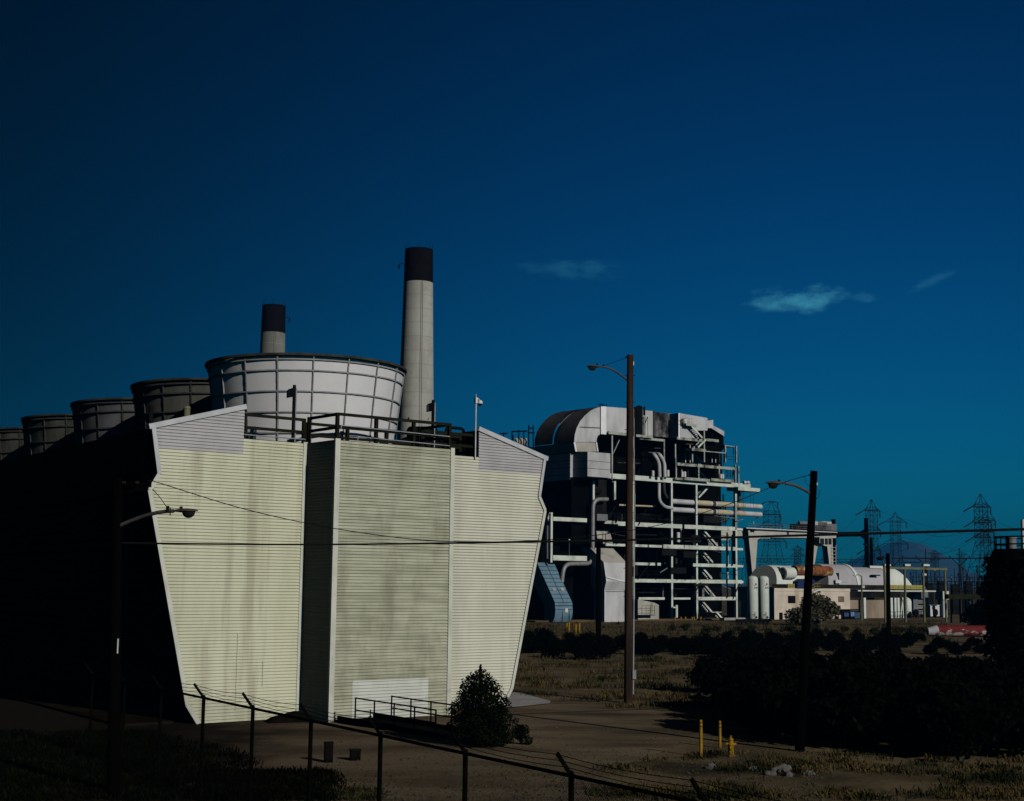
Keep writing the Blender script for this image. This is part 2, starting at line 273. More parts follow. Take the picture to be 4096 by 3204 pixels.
# ------------------------------------------------------------------ setting: ground, road, far hill
def sheet(name, pts, z, mat):
    return tag(MB().add([(q[0], q[1], z) for q in pts], [tuple(range(len(pts)))]).obj(name, mat, smooth=0), kind='structure')
gx = [-6000,-2500,-900,-300]+list(range(-120,124,4))+[300,900,2500,6000]; gy = [-300,-40]+list(range(0,244,4))+[320,600,1500,4000,9000]
mb = MB(); mb.v = [(x, y, 0.0) for y in gy for x in gx]
nx = len(gx); mb.f = [(j*nx+i, j*nx+i+1, (j+1)*nx+i+1, (j+1)*nx+i) for j in range(len(gy)-1) for i in range(nx-1)]
tag(mb.obj('ground', mDIRT, smooth=0), kind='structure')
rng = random.Random(3)
def wob(pts, n=5, amp=.5):
    out = []
    for i in range(len(pts)):
        a, b = V(pts[i]), V(pts[(i+1)%len(pts)])
        for k in range(n):
            q = a.lerp(b, k/n); out.append((q.x+rng.uniform(-amp, amp), q.y+rng.uniform(-amp, amp)))
    return out
rd = [onz(*q).xy for q in ((-1400,3400),(-1800,2560),(-600,2560),(560,2760),(1180,2850),(2000,2830),(2060,2770),(2330,2790),(2560,2830),(2790,2880),(2780,2960),(2640,3010),(2500,3060),(2330,3200),(2300,3500))]
sheet('dirt_road', wob([(q.x, q.y, 0) for q in rd], 6, .22), .006, mYARD)
pd = [onz(*q).xy for q in ((1990,2830),(2020,2770),(2080,2775),(2205,2807),(2190,2818),(2030,2835))]
sheet('concrete_apron', wob([(q.x, q.y, 0) for q in pd], 3, .08), .05, mPADM)
# far hill on the plain
mb = MB(); hx0, hy0 = onY(3590, 2190, 8000).x, 8000; hh = onY(3590, 2192, 8000).z
n1, n2 = 40, 16
for j in range(n2+1):
    for i in range(n1+1):
        t = i/n1*2-1; q = j/n2*2-1
        z = hh*math.exp(-(t*2.4)**2)*(1+.12*math.sin(t*7)) + hh*.35*math.exp(-((t+.25)*1.6)**2)*.6
        mb.v.append((hx0+t*660, hy0+q*900, z*max(0, 1-q*q)-2))
mb.f = [(j*(n1+1)+i, j*(n1+1)+i+1, (j+1)*(n1+1)+i+1, (j+1)*(n1+1)+i) for j in range(n2) for i in range(n1)]
tag(mb.obj('hill', mHILL, smooth=60), kind='structure')
# ------------------------------------------------------------------ cooling tower
CT = Thing('cooling_tower', 'long cooling tower clad in cream corrugated siding with round fan stacks on its roof', 'cooling tower', onz(1198, 2872))
AC = 2.96; LEN = 52.0
def corr(mb, poly, b, pitch=.125, dep=.04, axis='b', steps=7):          # horizontally ribbed sheet cut to an outline of (a, z) points
    zs = [q[1] for q in poly]; z0, z1 = min(zs), max(zs); n = max(2, int((z1-z0)/pitch*steps)); rows = []
    for k in range(n+1):
        z = min(max(z0+(z1-z0)*k/n, z0+1e-4), z1-1e-4); xs = []
        for i in range(len(poly)):
            (a0, y0), (a1, y1) = poly[i], poly[(i+1)%len(poly)]
            if (y0-z)*(y1-z) < 0: xs.append(a0+(a1-a0)*(z-y0)/(y1-y0))
        if len(xs) < 2: continue
        ph = (z/pitch)%1.0                                    # flat lap with a hard shadow step under each rib
        d = dep*(1-ph/.86) if ph < .86 else dep*((ph-.86)/.14)
        rows.append((min(xs), max(xs), z, d))
    n0 = len(mb.v)
    for l, r, z, d in rows:
        for x in (l, r): mb.v.append((x, b-d, z) if axis == 'b' else (b-d, x, z))
    mb.f += [(n0+2*i, n0+2*i+1, n0+2*i+3, n0+2*i+2) for i in range(len(rows)-1)]
    return mb
outL = [(-4.5,.02),(-5.0,.74),(-6.88,8.76),(-6.52,9.39),(-6.83,11.12)]
mir = lambda q: (2*AC-q[0], q[1])
outR = [mir(q) for q in outL]
ZG = 10.36
def atz(o, z):
    for (a0, z0), (a1, z1) in zip(o, o[1:]):
        if z0 <= z <= z1: return a0+(a1-a0)*(z-z0)/(z1-z0)
IN = -2.92; DECK = 11.0
left = [(0,.02)]+[q for q in outL if q[1] < ZG][:1]+[q for q in outL if .5 < q[1] < ZG]+[(atz(outL, ZG), ZG), (0, ZG)]
CT.part('siding_sheet', corr(MB(), [(-.02,.02)]+[q for q in outL if q[1] < ZG]+[(atz(outL,ZG), ZG),(-.02, ZG)], 0), mSID, label='cream corrugated siding left of the projecting bay', smooth=0)
CT.part('siding_sheet', corr(MB(), [(-.02,ZG),(IN,ZG),(IN,DECK),(-.02,DECK)], 0), mSID, smooth=0)
CT.part('patch_sheet', corr(MB(), [(IN,ZG),(atz(outL,ZG),ZG),(-6.83,11.12),(IN,12.22)], 0), mSIDG, label='grey corrugated patch under the left roof slope', smooth=0)
RB = 5.78                                                     # right side of the projecting bay
ZR = 10.42
CT.part('siding_sheet', corr(MB(), [(RB-.1,.02)]+[q for q in outR if q[1] < ZR]+[(atz(outR,ZR),ZR),(RB-.1,ZR)], 0), mSIDR, label='cream corrugated siding right of the projecting bay', smooth=0)
IR = 2*AC-IN
CT.part('siding_sheet', corr(MB(), [(RB-.1,ZR),(IR,ZR),(IR,DECK),(RB-.1,DECK)], 0), mSIDR, smooth=0)
CT.part('patch_sheet', corr(MB(), [(IR,ZR),(atz(outR,ZR),ZR),mir((-6.83,11.12)),(IR,12.22)], 0), mSIDG, label='grey corrugated patch under the right roof slope', smooth=0)
BB = -2.2                                                     # front of the projecting bay
d0 = CT.pb(1408, 2722, BB); d1 = CT.pb(1712, 2712, BB); dx0, dx1, dz = d0.x, d1.x, (d0.z+d1.z)/2
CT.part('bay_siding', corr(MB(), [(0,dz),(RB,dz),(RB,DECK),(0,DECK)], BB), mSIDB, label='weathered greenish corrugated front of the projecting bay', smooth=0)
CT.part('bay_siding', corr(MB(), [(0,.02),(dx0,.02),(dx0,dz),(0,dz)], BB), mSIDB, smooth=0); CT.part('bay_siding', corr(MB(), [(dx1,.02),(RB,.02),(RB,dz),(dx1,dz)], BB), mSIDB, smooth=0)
CT.part('door_panel', corr(MB(), [(dx0,.03),(dx1,.03),(dx1,dz),(dx0,dz)], BB-.012), mDOOR, label='white corrugated door panel at the foot of the bay', smooth=0)
mb = MB()
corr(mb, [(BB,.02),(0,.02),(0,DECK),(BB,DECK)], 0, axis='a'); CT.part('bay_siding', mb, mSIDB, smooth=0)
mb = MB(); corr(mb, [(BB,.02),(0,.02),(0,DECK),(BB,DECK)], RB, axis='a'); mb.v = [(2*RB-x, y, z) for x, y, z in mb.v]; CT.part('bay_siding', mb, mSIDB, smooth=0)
CT.part('bay_roof', MB().box((0.02,BB+.02,DECK-.08),(RB-.02,.0,DECK-.02)), mRIM)
def trim(p, q, w=.2, th=.05, b=-.045, mat=mTRIM, nm='corner_trim'):
    return CT.part(nm, MB().beam((p[0], b, p[1]), (q[0], b, q[1]), th, w, up=(0,0,1) if abs(q[0]-p[0]) > abs(q[1]-p[1]) else (1,0,0)), mat)
for o, s in ((outL, 1), (outR, -1)):
    for i, (p, q) in enumerate(zip(o, o[1:])): trim((p[0]+s*.07, p[1]), (q[0]+s*.07, q[1]), .15 if s < 0 else .17, .05, -.05-.003*i, mTRIM if q[1] < 10 else mTRIMG)
trim((-6.95,11.16),(IN+.05,12.27), .2, .3, .06, mTRIMG, 'roof_flashing'); trim(mir((-6.95,11.16)), mir((IN+.05,12.27)), .2, .3, .06, mTRIMG, 'roof_flashing')
CT.part('corner_trim', MB().box((-.2,-.05,.02),(0,-.038,DECK+.04)), mTRIM)
CT.part('corner_trim', MB().box((-.06,BB-.06,.02),(.17,BB-.04,DECK+.05)).box((-.06,BB-.04,.02),(-.04,BB+.06,DECK+.05)), mTRIM)
CT.part('corner_trim', MB().box((RB-.15,BB-.06,.02),(RB+.05,BB-.04,DECK+.05)), mTRIM)
for a_, b_, z0_, z1_ in ((-2.9,0,.4,3.4),(-1.75,0,1.3,2.3)):
    CT.part('lap_joint', MB().box((a_-.006,b_-.046,z0_),(a_+.006,b_-.036,z1_)), mSIDB)
# long side walls: louvre boards over a dark plenum
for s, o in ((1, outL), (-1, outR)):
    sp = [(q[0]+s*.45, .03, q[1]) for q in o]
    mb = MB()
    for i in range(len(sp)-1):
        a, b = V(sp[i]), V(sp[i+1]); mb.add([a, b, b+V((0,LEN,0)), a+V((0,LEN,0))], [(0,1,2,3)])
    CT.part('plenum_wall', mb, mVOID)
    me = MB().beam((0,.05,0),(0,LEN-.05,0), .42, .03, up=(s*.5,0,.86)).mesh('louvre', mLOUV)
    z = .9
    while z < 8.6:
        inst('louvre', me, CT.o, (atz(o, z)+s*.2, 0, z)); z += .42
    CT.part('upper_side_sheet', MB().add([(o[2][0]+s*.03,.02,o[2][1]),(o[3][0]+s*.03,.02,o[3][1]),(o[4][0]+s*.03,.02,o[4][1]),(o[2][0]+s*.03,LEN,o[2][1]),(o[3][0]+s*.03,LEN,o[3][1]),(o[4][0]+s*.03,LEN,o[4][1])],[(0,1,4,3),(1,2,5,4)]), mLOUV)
    inn = IN if s > 0 else IR
    CT.part('roof_slope', MB().prism([(o[4][0],.02,11.14),(inn,.02,12.22),(inn,.02,12.16),(o[4][0],.02,11.08)],(0,LEN,0)), mDARKG)
    CT.part('parapet_board', MB().box((inn-.03,.03,DECK-.3),(inn+.03,LEN,12.15)), mMOSS if False else mTIMB)
CT.part('deck', MB().box((IN,.02,DECK-.15),(IR,LEN,DECK-.04)), mRIM)
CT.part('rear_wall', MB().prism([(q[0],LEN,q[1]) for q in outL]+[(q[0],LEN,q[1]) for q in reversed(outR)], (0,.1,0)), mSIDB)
cb = CT.part('basin_kerb', MB().box((-7.4,.6,0),(-5.2,LEN,.10)), mKERBD)
# fan stacks
SB = 5.2; SPB = 9.5; SKEW = .078; ZT = 14.95
prof = lambda z: 3.98+.42*((z-DECK)/(ZT-DECK))**1.35
rows = [DECK, 11.62, 12.5, 13.38, 14.26, 14.72]
NC = 18
pan = []
for r0, r1 in zip(rows, rows[1:]):
    for_m = {}
    for key, mt in (('a', mFRP), ('b', mFRPD), ('c', mFRPM)):
        mb = MB(); zs = [r0+(r1-r0)*k/3 for k in range(4)]
        mb.lathe([(prof(z), z) for z in zs], 4, a0=.006, a1=2*math.pi/NC-.006); mb.lathe([(prof(z)-.05, z) for z in reversed(zs)], 4, a0=.006, a1=2*math.pi/NC-.006)
        for_m[key] = mb.mesh('panel', mt)
    pan.append(for_m)
def rib_mesh():
    mb = MB(); zs = [DECK+(ZT-DECK)*k/10 for k in range(11)]
    for z0, z1 in zip(zs, zs[1:]): mb.beam((prof(z0)+.03,0,z0),(prof(z1)+.02,0,z1),.05,.08,up=(1,0,0))
    return mb.mesh('rib', mRIB)
def ring_mesh(z, w, h, mt): r = prof(z); return MB().lathe([(r-.03,z-h),(r+w,z-h),(r+w,z+h),(r-.03,z+h),(r-.03,z-h)], 72).mesh('ring', mt)
ribm = rib_mesh(); ribd = rib_mesh(); ribd.materials[0] = mRIBD; ringd = [ring_mesh(z, .1, .035, mRIBD) for z in rows[1:]]; rings = [ring_mesh(z, .07, .028, mRIB) for z in rows[1:]]; rimm = ring_mesh(ZT-.03, .13, .05, mRIM)
for k in range(5):
    key = 'abccb'[k] if k < 4 else 'b'
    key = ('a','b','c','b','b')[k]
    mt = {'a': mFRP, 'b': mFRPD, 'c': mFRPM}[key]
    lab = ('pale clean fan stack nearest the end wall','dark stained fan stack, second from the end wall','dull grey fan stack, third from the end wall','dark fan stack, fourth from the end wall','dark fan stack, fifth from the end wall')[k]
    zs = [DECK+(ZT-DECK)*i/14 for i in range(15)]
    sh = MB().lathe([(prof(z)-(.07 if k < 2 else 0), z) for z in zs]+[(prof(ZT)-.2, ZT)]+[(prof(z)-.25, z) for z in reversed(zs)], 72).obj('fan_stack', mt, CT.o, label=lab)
    sh.location = (AC+SKEW*SPB*k, SB+SPB*k, 0)
    if k < 2:
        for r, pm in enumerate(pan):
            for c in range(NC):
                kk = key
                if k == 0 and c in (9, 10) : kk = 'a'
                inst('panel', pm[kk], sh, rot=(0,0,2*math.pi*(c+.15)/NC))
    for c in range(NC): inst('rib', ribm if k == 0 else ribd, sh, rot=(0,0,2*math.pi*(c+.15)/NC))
    for rm in (rings if k == 0 else ringd): inst('ring', rm, sh)
    inst('rim', rimm, sh)
# the long body leaves the end wall a few degrees off square, as the row of stacks does
done = set()
for o in CT.o.children:
    if o.type == 'MESH' and o.name.split('.')[0] != 'fan_stack' and max(v_.co.y for v_ in o.data.vertices) > 5 and o.data.name not in done:
        done.add(o.data.name)
        for v_ in o.data.vertices: v_.co.x += SKEW*max(0.0, v_.co.y)
# vent pipes behind the left roof slope
for x, y0, y1, mt, lb in ((745,1630,1690,mGREEN,'short mossy green vent pipe on the tower roof before the second fan stack'),(600,1625,1700,mIRON,'slim black vent pipe on the tower roof before the third fan stack')):
    p = CT.w(CT.pb(x, y1+25, 1.2)); q = CT.w(CT.pb(x, y0, 1.2)); q = V((p.x, p.y, q.z))
    t = Thing('vent_pipe', lb, 'pipe', p); r = .13 if mt is mGREEN else .09
    t.part('pipe', MB().cyl((0,0,-.4),(0,0,q.z-p.z-.04),r), mt); t.part('cap', MB().cyl((0,0,q.z-p.z-.05),(0,0,q.z-p.z+.05),r*1.15,r*.9), mt)
# timber guard rails on the deck
def guard(label, pts, zb, h=1.06, posts=None, w=.13, group='timber guard rails on the tower deck', mat=mTIMB, rails=(1.0,.52), T0=None, sp=2.2, round_=False, name='guard_rail', cat='guard rail'):
    T0 = T0 or CT; t = Thing(name, label, cat, T0.w((pts[0][0], pts[0][1], zb)), T0.rot, group)
    L0 = V((pts[0][0], pts[0][1], 0)); P = [V((q[0], q[1], (q[2] if len(q) > 2 else 0)))-L0 for q in pts]
    seen = set()
    for p, q in zip(P, P[1:]):
        ln = (q-p).length; k = max(1, round(ln/sp))
        for i in range(k+1):
            c = p.lerp(q, i/k); kk = (round(c.x,2), round(c.y,2))
            if kk in seen: continue
            seen.add(kk); m2 = MB()
            m2.cyl(c, c+V((0,0,h)), w/2, n=8) if round_ else m2.box(c+V((-w/2,-w/2,0)), c+V((w/2,w/2,h)))
            t.part('post', m2, mat)
        for r in rails:
            m2 = MB()
            if round_: m2.cyl(p+V((0,0,h*r-(w/2 if r == 1 else 0))), q+V((0,0,h*r-(w/2 if r == 1 else 0))), w/2*.95, n=8)
            else: m2.beam(p+V((0,-w*.62,h*r-.06)), q+V((0,-w*.62,h*r-.06)), .05, .12)
            t.part('rail', m2, mat)
    return t
guard('dark timber guard rail on the deck edge beside the grey left patch', [(IN+.1,.15),(-.1,.15)], DECK-.04)
guard('dark timber guard rail round the top of the projecting bay', [(.12,.1),(.12,BB+.14),(RB-.1,BB+.14),(RB-.1,.1)], DECK, h=1.1)
guard('dark timber guard rail between the bay and the right roof slope', [(RB+.1,.16),(IR-.1,.16)], DECK-.04, sp=1.6)
guard('dark timber guard rail further back on the deck before the first fan stack', [(.4,.75),(IR-.5,.75)], DECK-.04, h=1.0)
for zc, a0, a1, lb in ((.52,.2,RB-.2,'upper thin silver conduit along the bay guard rail'),(.13,1.0,RB-.2,'lower thin silver conduit along the bay guard rail')):
    t = Thing('conduit', lb, 'pipe', CT.w((a0,BB-.02,DECK+zc)))
    t.part('pipe', MB().tube(bend([(0,0,-.1),(0,0,.06),(a1-a0,0,0)],.1),.022,n=6), mPIPE)
t = Thing('conduit', 'thin silver conduit along the deck edge beside the grey left patch', 'pipe', CT.w((IN+.05,.05,DECK+.16)))
t.part('pipe', MB().tube([(0,0,0),(2.8,0,0)],.025,n=6), mPIPE)
# pump and pipe clutter on the deck at the foot of the first stack
t = Thing('deck_machinery', 'dark fan gearbox and pipework on the deck behind the bay guard rail', 'machinery', CT.w((5.6,.9,DECK-.04)))
t.part('gearbox', MB().prism([(0,0,0),(3.2,0,0),(3.2,0,.75),(2.4,0,.95),(.8,0,.95),(0,0,.6)],(0,1.2,0)), mBLACK)
t.part('motor', MB().cyl((.4,.4,1.0),(1.7,.4,1.1),.3), mBLACK); t.part('base', MB().box((-.3,-.1,0),(3.4,1.3,.12)), mTIMB)
t.part('pipe', MB().tube(bend([(2.0,-.1,.2),(2.0,-.1,1.35),(3.0,-.1,1.35),(3.0,-.1,.3)],.2),.07,n=8), mIRON)
# lights and camera on the deck
def deck_light(px, ytop, b, lb):
    q = CT.pb(px, ytop, b); t = Thing('deck_light', lb, 'lamp post', CT.w((q.x, b, DECK)), group='floodlights on the tower deck')
    h = q.z-DECK; t.part('post', MB().box((-.05,-.05,0),(.05,.05,h)), mIRON); t.part('conduit', MB().cyl((.08,-.03,0),(.08,-.03,h*.95),.025,n=6), mPIPE)
    f = t.part('lamp_head', MB().prism([(-.3,-.1,h-.55),(-.06,-.1,h-.5),(-.06,-.1,h-.12),(-.25,-.1,h-.2)],(0,.2,0)), mBLACK); t.part('lens', MB().box((-.31,-.08,h-.5),(-.27,.08,h-.25)), mGLASS, f)
deck_light(1178,1540,.1,'tall black floodlight post on the deck in front of the first fan stack')
deck_light(1733,1600,.1,'tall black floodlight post on the deck in front of the concrete chimney')
q = CT.pb(1897, 1577, .05); t = Thing('security_camera', 'white dome security camera on a thin pole above the right roof slope', 'camera', CT.w((q.x,-.09,DECK-.1)))
h = q.z-DECK+.1
t.part('pole', MB().cyl((0,0,0),(0,0,h-.25),.035,n=8), mPIPE); t.part('antenna', MB().cyl((0,0,h-.25),(0,0,h),.012,n=5), mWHITE); t.part('junction_box', MB().box((-.06,-.06,h-.42),(.05,.06,h-.16)), mWHITE)
t.part('arm', MB().tube([(.03,0,h-.25),(.12,0,h-.2),(.2,0,h-.25)],.025,n=6), mWHITE)
d = t.part('dome', MB().lathe([(.0,.16),(.09,.14),(.13,.05),(.12,0)],14,(.22,0,h-.42)), mWHITE); t.part('lens', MB().sphere((.22,0,h-.44),.1,12,8,(1,1,.9)), mGLASS, d)
# cream stains and lower details at the wall foot
for x0, x1, y0, y1 in ((1150,1190,2410,2530),(820,850,2250,2480)): pass
# ------------------------------------------------------------------ chimneys
def chimney(px, ytop, Y, lb, side, mc=None):
    top = onY(px, ytop, Y); t = Thing('chimney', lb, 'chimney', (top.x, top.y, 0), 0, 'concrete chimneys behind the cooling tower'); H = top.z; r = 1.9; rb = 3.15
    bz = H-4.6; R = lambda z: r+(rb-r)*max(0.0, 1-z/H)**1.15
    zs = [bz*i/24 for i in range(25)]
    sh = t.part('shaft', MB().lathe([(R(z), z) for z in zs], 40), mc or mCONC)
    for i in range(4, 24):
        z = zs[i]; t.part('lift_joint', MB().lathe([(R(z)-.02,z-.03),(R(z)+.012,z-.03),(R(z)+.012,z+.03),(R(z)-.02,z+.03)], 40), mCONCJ, sh)
    zs = [bz+.002+(H-bz)*i/6 for i in range(7)]
    bd = t.part('black_band', MB().lathe([(R(z)+.01, z) for z in zs]+[(R(H)-.35, H), (R(H)-.35, bz+1)], 40), mBLACK, label='black painted band at the chimney top')
    for k in range(7):
        a = 2*math.pi*k/7+.3; t.part('lightning_rod', MB().cyl((R(H)*math.cos(a),R(H)*math.sin(a),H-.2),(R(H)*math.cos(a),R(H)*math.sin(a),H+.95),.022,n=4), mIRON)
    x = R(H-2)*side; l = t.part('warning_light', MB().cyl((x+side*.72,0,H-2.6),(x+side*.72,0,H-2.05),.12,n=8), mIRON); t.part('bracket', MB().tube([(x,0,H-2),(x+side*.45,0,H-1.8),(x+side*.72,0,H-1.95)],.05,n=5), mIRON, l)
    a = -1.25
    for da in (-.05,.05): t.part('ladder_rail', MB().tube([((R(z)+.1)*math.cos(a+da),(R(z)+.1)*math.sin(a+da),z) for z in (0,bz*.25,bz*.5,bz*.75,bz)],.025,n=4), mCONCJ)
    for i in range(14):
        z = 6+i*1.6
        if z > bz: break
        for aa in (-.75, -1.9): t.part('inspection_hole', MB().box((-.12,-.12,-.12),(.12,.12,.12)), mIRON).location = ((R(z)-.1)*math.cos(aa),(R(z)-.1)*math.sin(aa),z)
mCONCJ = M('chimney_joint', (.26,.265,.235), rough=.9)
chimney(1676, 1000, 190, 'tall concrete chimney with black top rising right of the pale fan stack', -1)
chimney(1096, 1224, 232, 'concrete chimney with black top partly hidden behind the pale fan stack', 1, mCONC2)
# ------------------------------------------------------------------ access ramp, shrubs and boxes in front of the tower
r1 = CT.pz(1420, 2893, .08); r2 = CT.pz(1565, 2884, .08)
t = Thing('access_ramp', 'dark access ramp running out from the white door panel', 'ramp', CT.w((r1.x-.05, BB-.06, 0)))
rw = r2.x-r1.x+.1; yb = r1.y-(BB-.06)
t.part('slab', MB().prism([(0,0,0),(0,0,.10),(0,yb-.6,.10),(0,yb-5.4,.03),(0,yb-5.4,0)],(rw,0,0)), mRAMP); t.part('kerb', MB().prism([(0,-.2,.10),(0,-.2,.26),(0,yb-5.4,.19),(0,yb-5.4,.03)],(.1,0,0)), mRAMP); t.part('kerb', MB().prism([(rw-.1,-.2,.10),(rw-.1,-.2,.26),(rw-.1,yb-5.4,.19),(rw-.1,yb-5.4,.03)],(.1,0,0)), mRAMP)
for k, r in enumerate((r1, r2)):
    guard(('black pipe handrail on the ramp side away from the shrub','black pipe handrail on the ramp side nearer the shrub')[k], [(r.x,r.y,.1),(r.x,r.y-5.2,.04)], 0, h=.95, w=.06, group='handrails of the access ramp', mat=mIRON, rails=(1,.5), sp=1.3, round_=True, name='handrail', cat='handrail')
# heap of black sheeting in the corner of the bay
R0 = random.Random(5); m2 = MB(); hp = CT.pz(1190, 2892); n1, n2 = 22, 10
for j in range(n2+1):
    for i in range(n1+1):
        x_, y_ = i/n1*2-1, j/n2*2-1; e = max(0, 1-x_*x_)*max(0, 1-y_*y_); m2.v.append((x_*1.05, y_*.5, .3*e**.7*(1+.35*math.sin(5*x_+3*y_))+R0.uniform(0,.035)*e+.002))
m2.f = [(j*(n1+1)+i, j*(n1+1)+i+1, (j+1)*(n1+1)+i+1, (j+1)*(n1+1)+i) for j in range(n2) for i in range(n1)]
o = m2.obj('sheeting_heap', mRAMP, smooth=40); o.location = CT.w((-1.0,-1.1,0)); o.rotation_euler = (0,0,TH-.25); tag(o, 'low heap of black sheeting in the corner beside the bay', 'sheeting')
mTANP = M('tan_lagging', (.50,.43,.30), (.42,.35,.23), scale=1, rough=.7, dirt=(.30,.16,.06), dscale=.8, dst=(1,1,1)); mGREYP = M('grey_pipe', (.26,.26,.265), (.2,.2,.2), rough=.5, metal=.3)
# ------------------------------------------------------------------ boiler house: open steel frame round a shade-dark casing
BH = Thing('boiler_house', 'open steel-framed boiler house full of dark pipework, floors and stairs', 'power plant', onz(2686, 2481))
def bz(x, y, b=0.0): return BH.pb(x, y, b)
def column(x, y0, y1=None, b=0.0, w=.36, mat=mSTEEL):
    p = bz(x, y0, b); z1 = 0 if y1 is None else bz(x, y1, b).z
    m2 = MB().box((p.x-w/2,b-w/2,z1),(p.x+w/2,b-w/2+.03,p.z)).box((p.x-w/2,b+w/2-.03,z1),(p.x+w/2,b+w/2,p.z)).box((p.x-.03,b-w/2+.03,z1),(p.x+.03,b+w/2-.03,p.z))
    return BH.part('column', m2, mat)
def girder(x0, y0, x1, h=.7, b=-.06, w=.3, mat=mSTEEL, z=None, nm='beam'):
    p = bz(x0, y0, b); q = bz(x1, y0, b); zc = p.z if z is None else z
    return BH.part(nm, MB().box((p.x,b-w/2,zc-h/2),(q.x,b+w/2,zc+h/2)), mat)
for x, y0, y1 in ((2372,1925,2060),(2457,1925,2000),(2532,1925,None),(2684,1925,None),(2783,1930,None),(2940,1945,None),(2204,2050,2250)): column(x, y0, y1)
p = bz(2962, 2050, 0); BH.part('column', MB().box((p.x-.18,1.2,bz(2962,2325,1).z),(p.x+.18,1.56,p.z)), mSTEEL)
ZL = {k: bz(2684, y).z for k, y in dict(f6=1922, f5=2104, f4=2187, f3=2258, f2=2324, f1=2394).items()}
def floor(k, x0, x1, h, **kw): return girder(x0, 2000, x1, h, z=ZL[k], **kw)
floor('f6', 2366, 3000, .72); floor('f5', 2470, 2940, .6); floor('f4', 2420, 2660, .36); floor('f4', 2650, 2868, .58, b=-.35, nm='platform_edge'); floor('f4', 2868, 2940, .55)
floor('f3', 2532, 2640, .4); floor('f3', 2768, 2868, .48, b=-.3, nm='platform_edge'); floor('f3', 2868, 2940, .5); floor('f2', 2532, 2700, .5); floor('f2', 2700, 2783, .46, b=-.04); floor('f2', 2783, 2962, .55, b=-.08)
floor('f1', 2552, 2655, .35); floor('f1', 2690, 2757, .3); floor('f1', 2785, 2937, .5)
for k in ('f2','f3','f4','f5'): 
    p = bz(2945, 2000); q = bz(2965, 2000); BH.part('beam', MB().box((p.x,-.1,ZL[k]-.2),(q.x+.2,1.3,ZL[k]+.15)), mSTEEL)
for (x0, y, x1, h) in ((2210,2075,2345,.55),(2210,2231,2345,.7),(2415,2088,2470,.45)): girder(x0, y, x1, h)
for k in ('f1','f2','f3','f4','f5','f6'):                    # grated floors behind the edge beams
    p, q = bz(2380,2000), bz(2935,2000); BH.part('floor', MB().box((p.x,.25,ZL[k]+.05),(q.x,9.0,ZL[k]+.13)), mDARK)
# shade-dark casing, hoppers and the inner wall
p, q = bz(2400,2000), bz(2950,2000)
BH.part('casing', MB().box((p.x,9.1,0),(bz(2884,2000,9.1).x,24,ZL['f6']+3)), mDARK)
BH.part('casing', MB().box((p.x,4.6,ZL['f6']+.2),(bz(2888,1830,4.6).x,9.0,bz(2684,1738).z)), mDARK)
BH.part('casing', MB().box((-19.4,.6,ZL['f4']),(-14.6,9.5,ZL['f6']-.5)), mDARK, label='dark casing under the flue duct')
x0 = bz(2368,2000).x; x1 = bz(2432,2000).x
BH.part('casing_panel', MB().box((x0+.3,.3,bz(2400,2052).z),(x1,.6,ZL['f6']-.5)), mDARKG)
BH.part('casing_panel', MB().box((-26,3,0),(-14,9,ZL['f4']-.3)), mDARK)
for i in range(16):                                          # dim pipes and hangers inside the frame
    a = rng.uniform(-11.5, 13.5); b0 = rng.uniform(1.5, 8); z0 = rng.choice([ZL['f1'],ZL['f2'],ZL['f3'],ZL['f4'],ZL['f5'],ZL['f6']]); 
    BH.part('hanger_pipe', MB().cyl((a,b0,z0+.1),(a,b0,z0+rng.uniform(1.2,3.2)),rng.uniform(.05,.13),n=7), rng.choice([mDARKG,mDARKG,mGREY]))
for i in range(10):
    a = rng.uniform(-11, 6); z0 = rng.choice([ZL['f1'],ZL['f2'],ZL['f4'],ZL['f5']])+rng.uniform(.8,1.9); b0 = rng.uniform(1,7)
    BH.part('cross_pipe', MB().cyl((a,b0,z0),(a+rng.uniform(2,5),b0,z0),rng.uniform(.06,.16),n=7), mDARKG)
# hand rails on the floors
def rail_run(x0, x1, k, b=-.4, h=1.05, mat=mDARKG):
    p, q = bz(x0,2000,b), bz(x1,2000,b); z = ZL[k]+.35 if not isinstance(k, float) else 0
    z = ZL[k]+.36; n = max(1, round((q.x-p.x)/1.6)); m2 = MB()
    for i in range(n+1): m2.cyl((p.x+(q.x-p.x)*i/n,b,z),(p.x+(q.x-p.x)*i/n,b,z+h),.022,n=5)
    for r in (1,.55): m2.cyl((p.x,b,z+h*r),(q.x,b,z+h*r),.022,n=5)
    BH.part('handrail', m2, mat)
for a in ((2690,2780,'f1'),(2785,2935,'f1'),(2560,2680,'f2'),(2650,2780,'f4'),(2770,2868,'f3'),(2415,2470,'f5'),(2785,2935,'f6'),(2550,2660,'f1'),(2460,2640,'f5')): rail_run(*a)
# stairs
def stair(x0, y0, x1, y1, b=1.0, w=.9, mat=mSTEEL):
    p, q = bz(x0,y0,b), bz(x1,y1,b); f = BH.part('stair_stringer', MB().beam(p, q, .06, .28), mat)
    BH.part('stair_stringer', MB().beam(p+V((0,w,0)), q+V((0,w,0)), .06, .28), mat)
    n = max(4, int(abs(q.z-p.z)/.2)); m2 = MB().box((-.13,0.04,-.02),(.13,w-.04,.02)).mesh('stair_tread', mDARKG)
    for i in range(1, n): c = p.lerp(q, i/n); inst('stair_tread', m2, f, (c.x, b, c.z))
for a in ((2812,2117,2870,2183),(2808,2200,2852,2250),(2808,2268,2848,2315),(2820,2340,2862,2390),(2808,2402,2847,2447),(2866,2448,2897,2483)): stair(*a, b=.5)
stair(2770,1808,2808,1850, b=3.2); stair(2822,1880,2795,1850, b=3.2) ; stair(2797,1882,2822,1912, b=2.6); stair(2835,1947,2795,1990, b=.8)
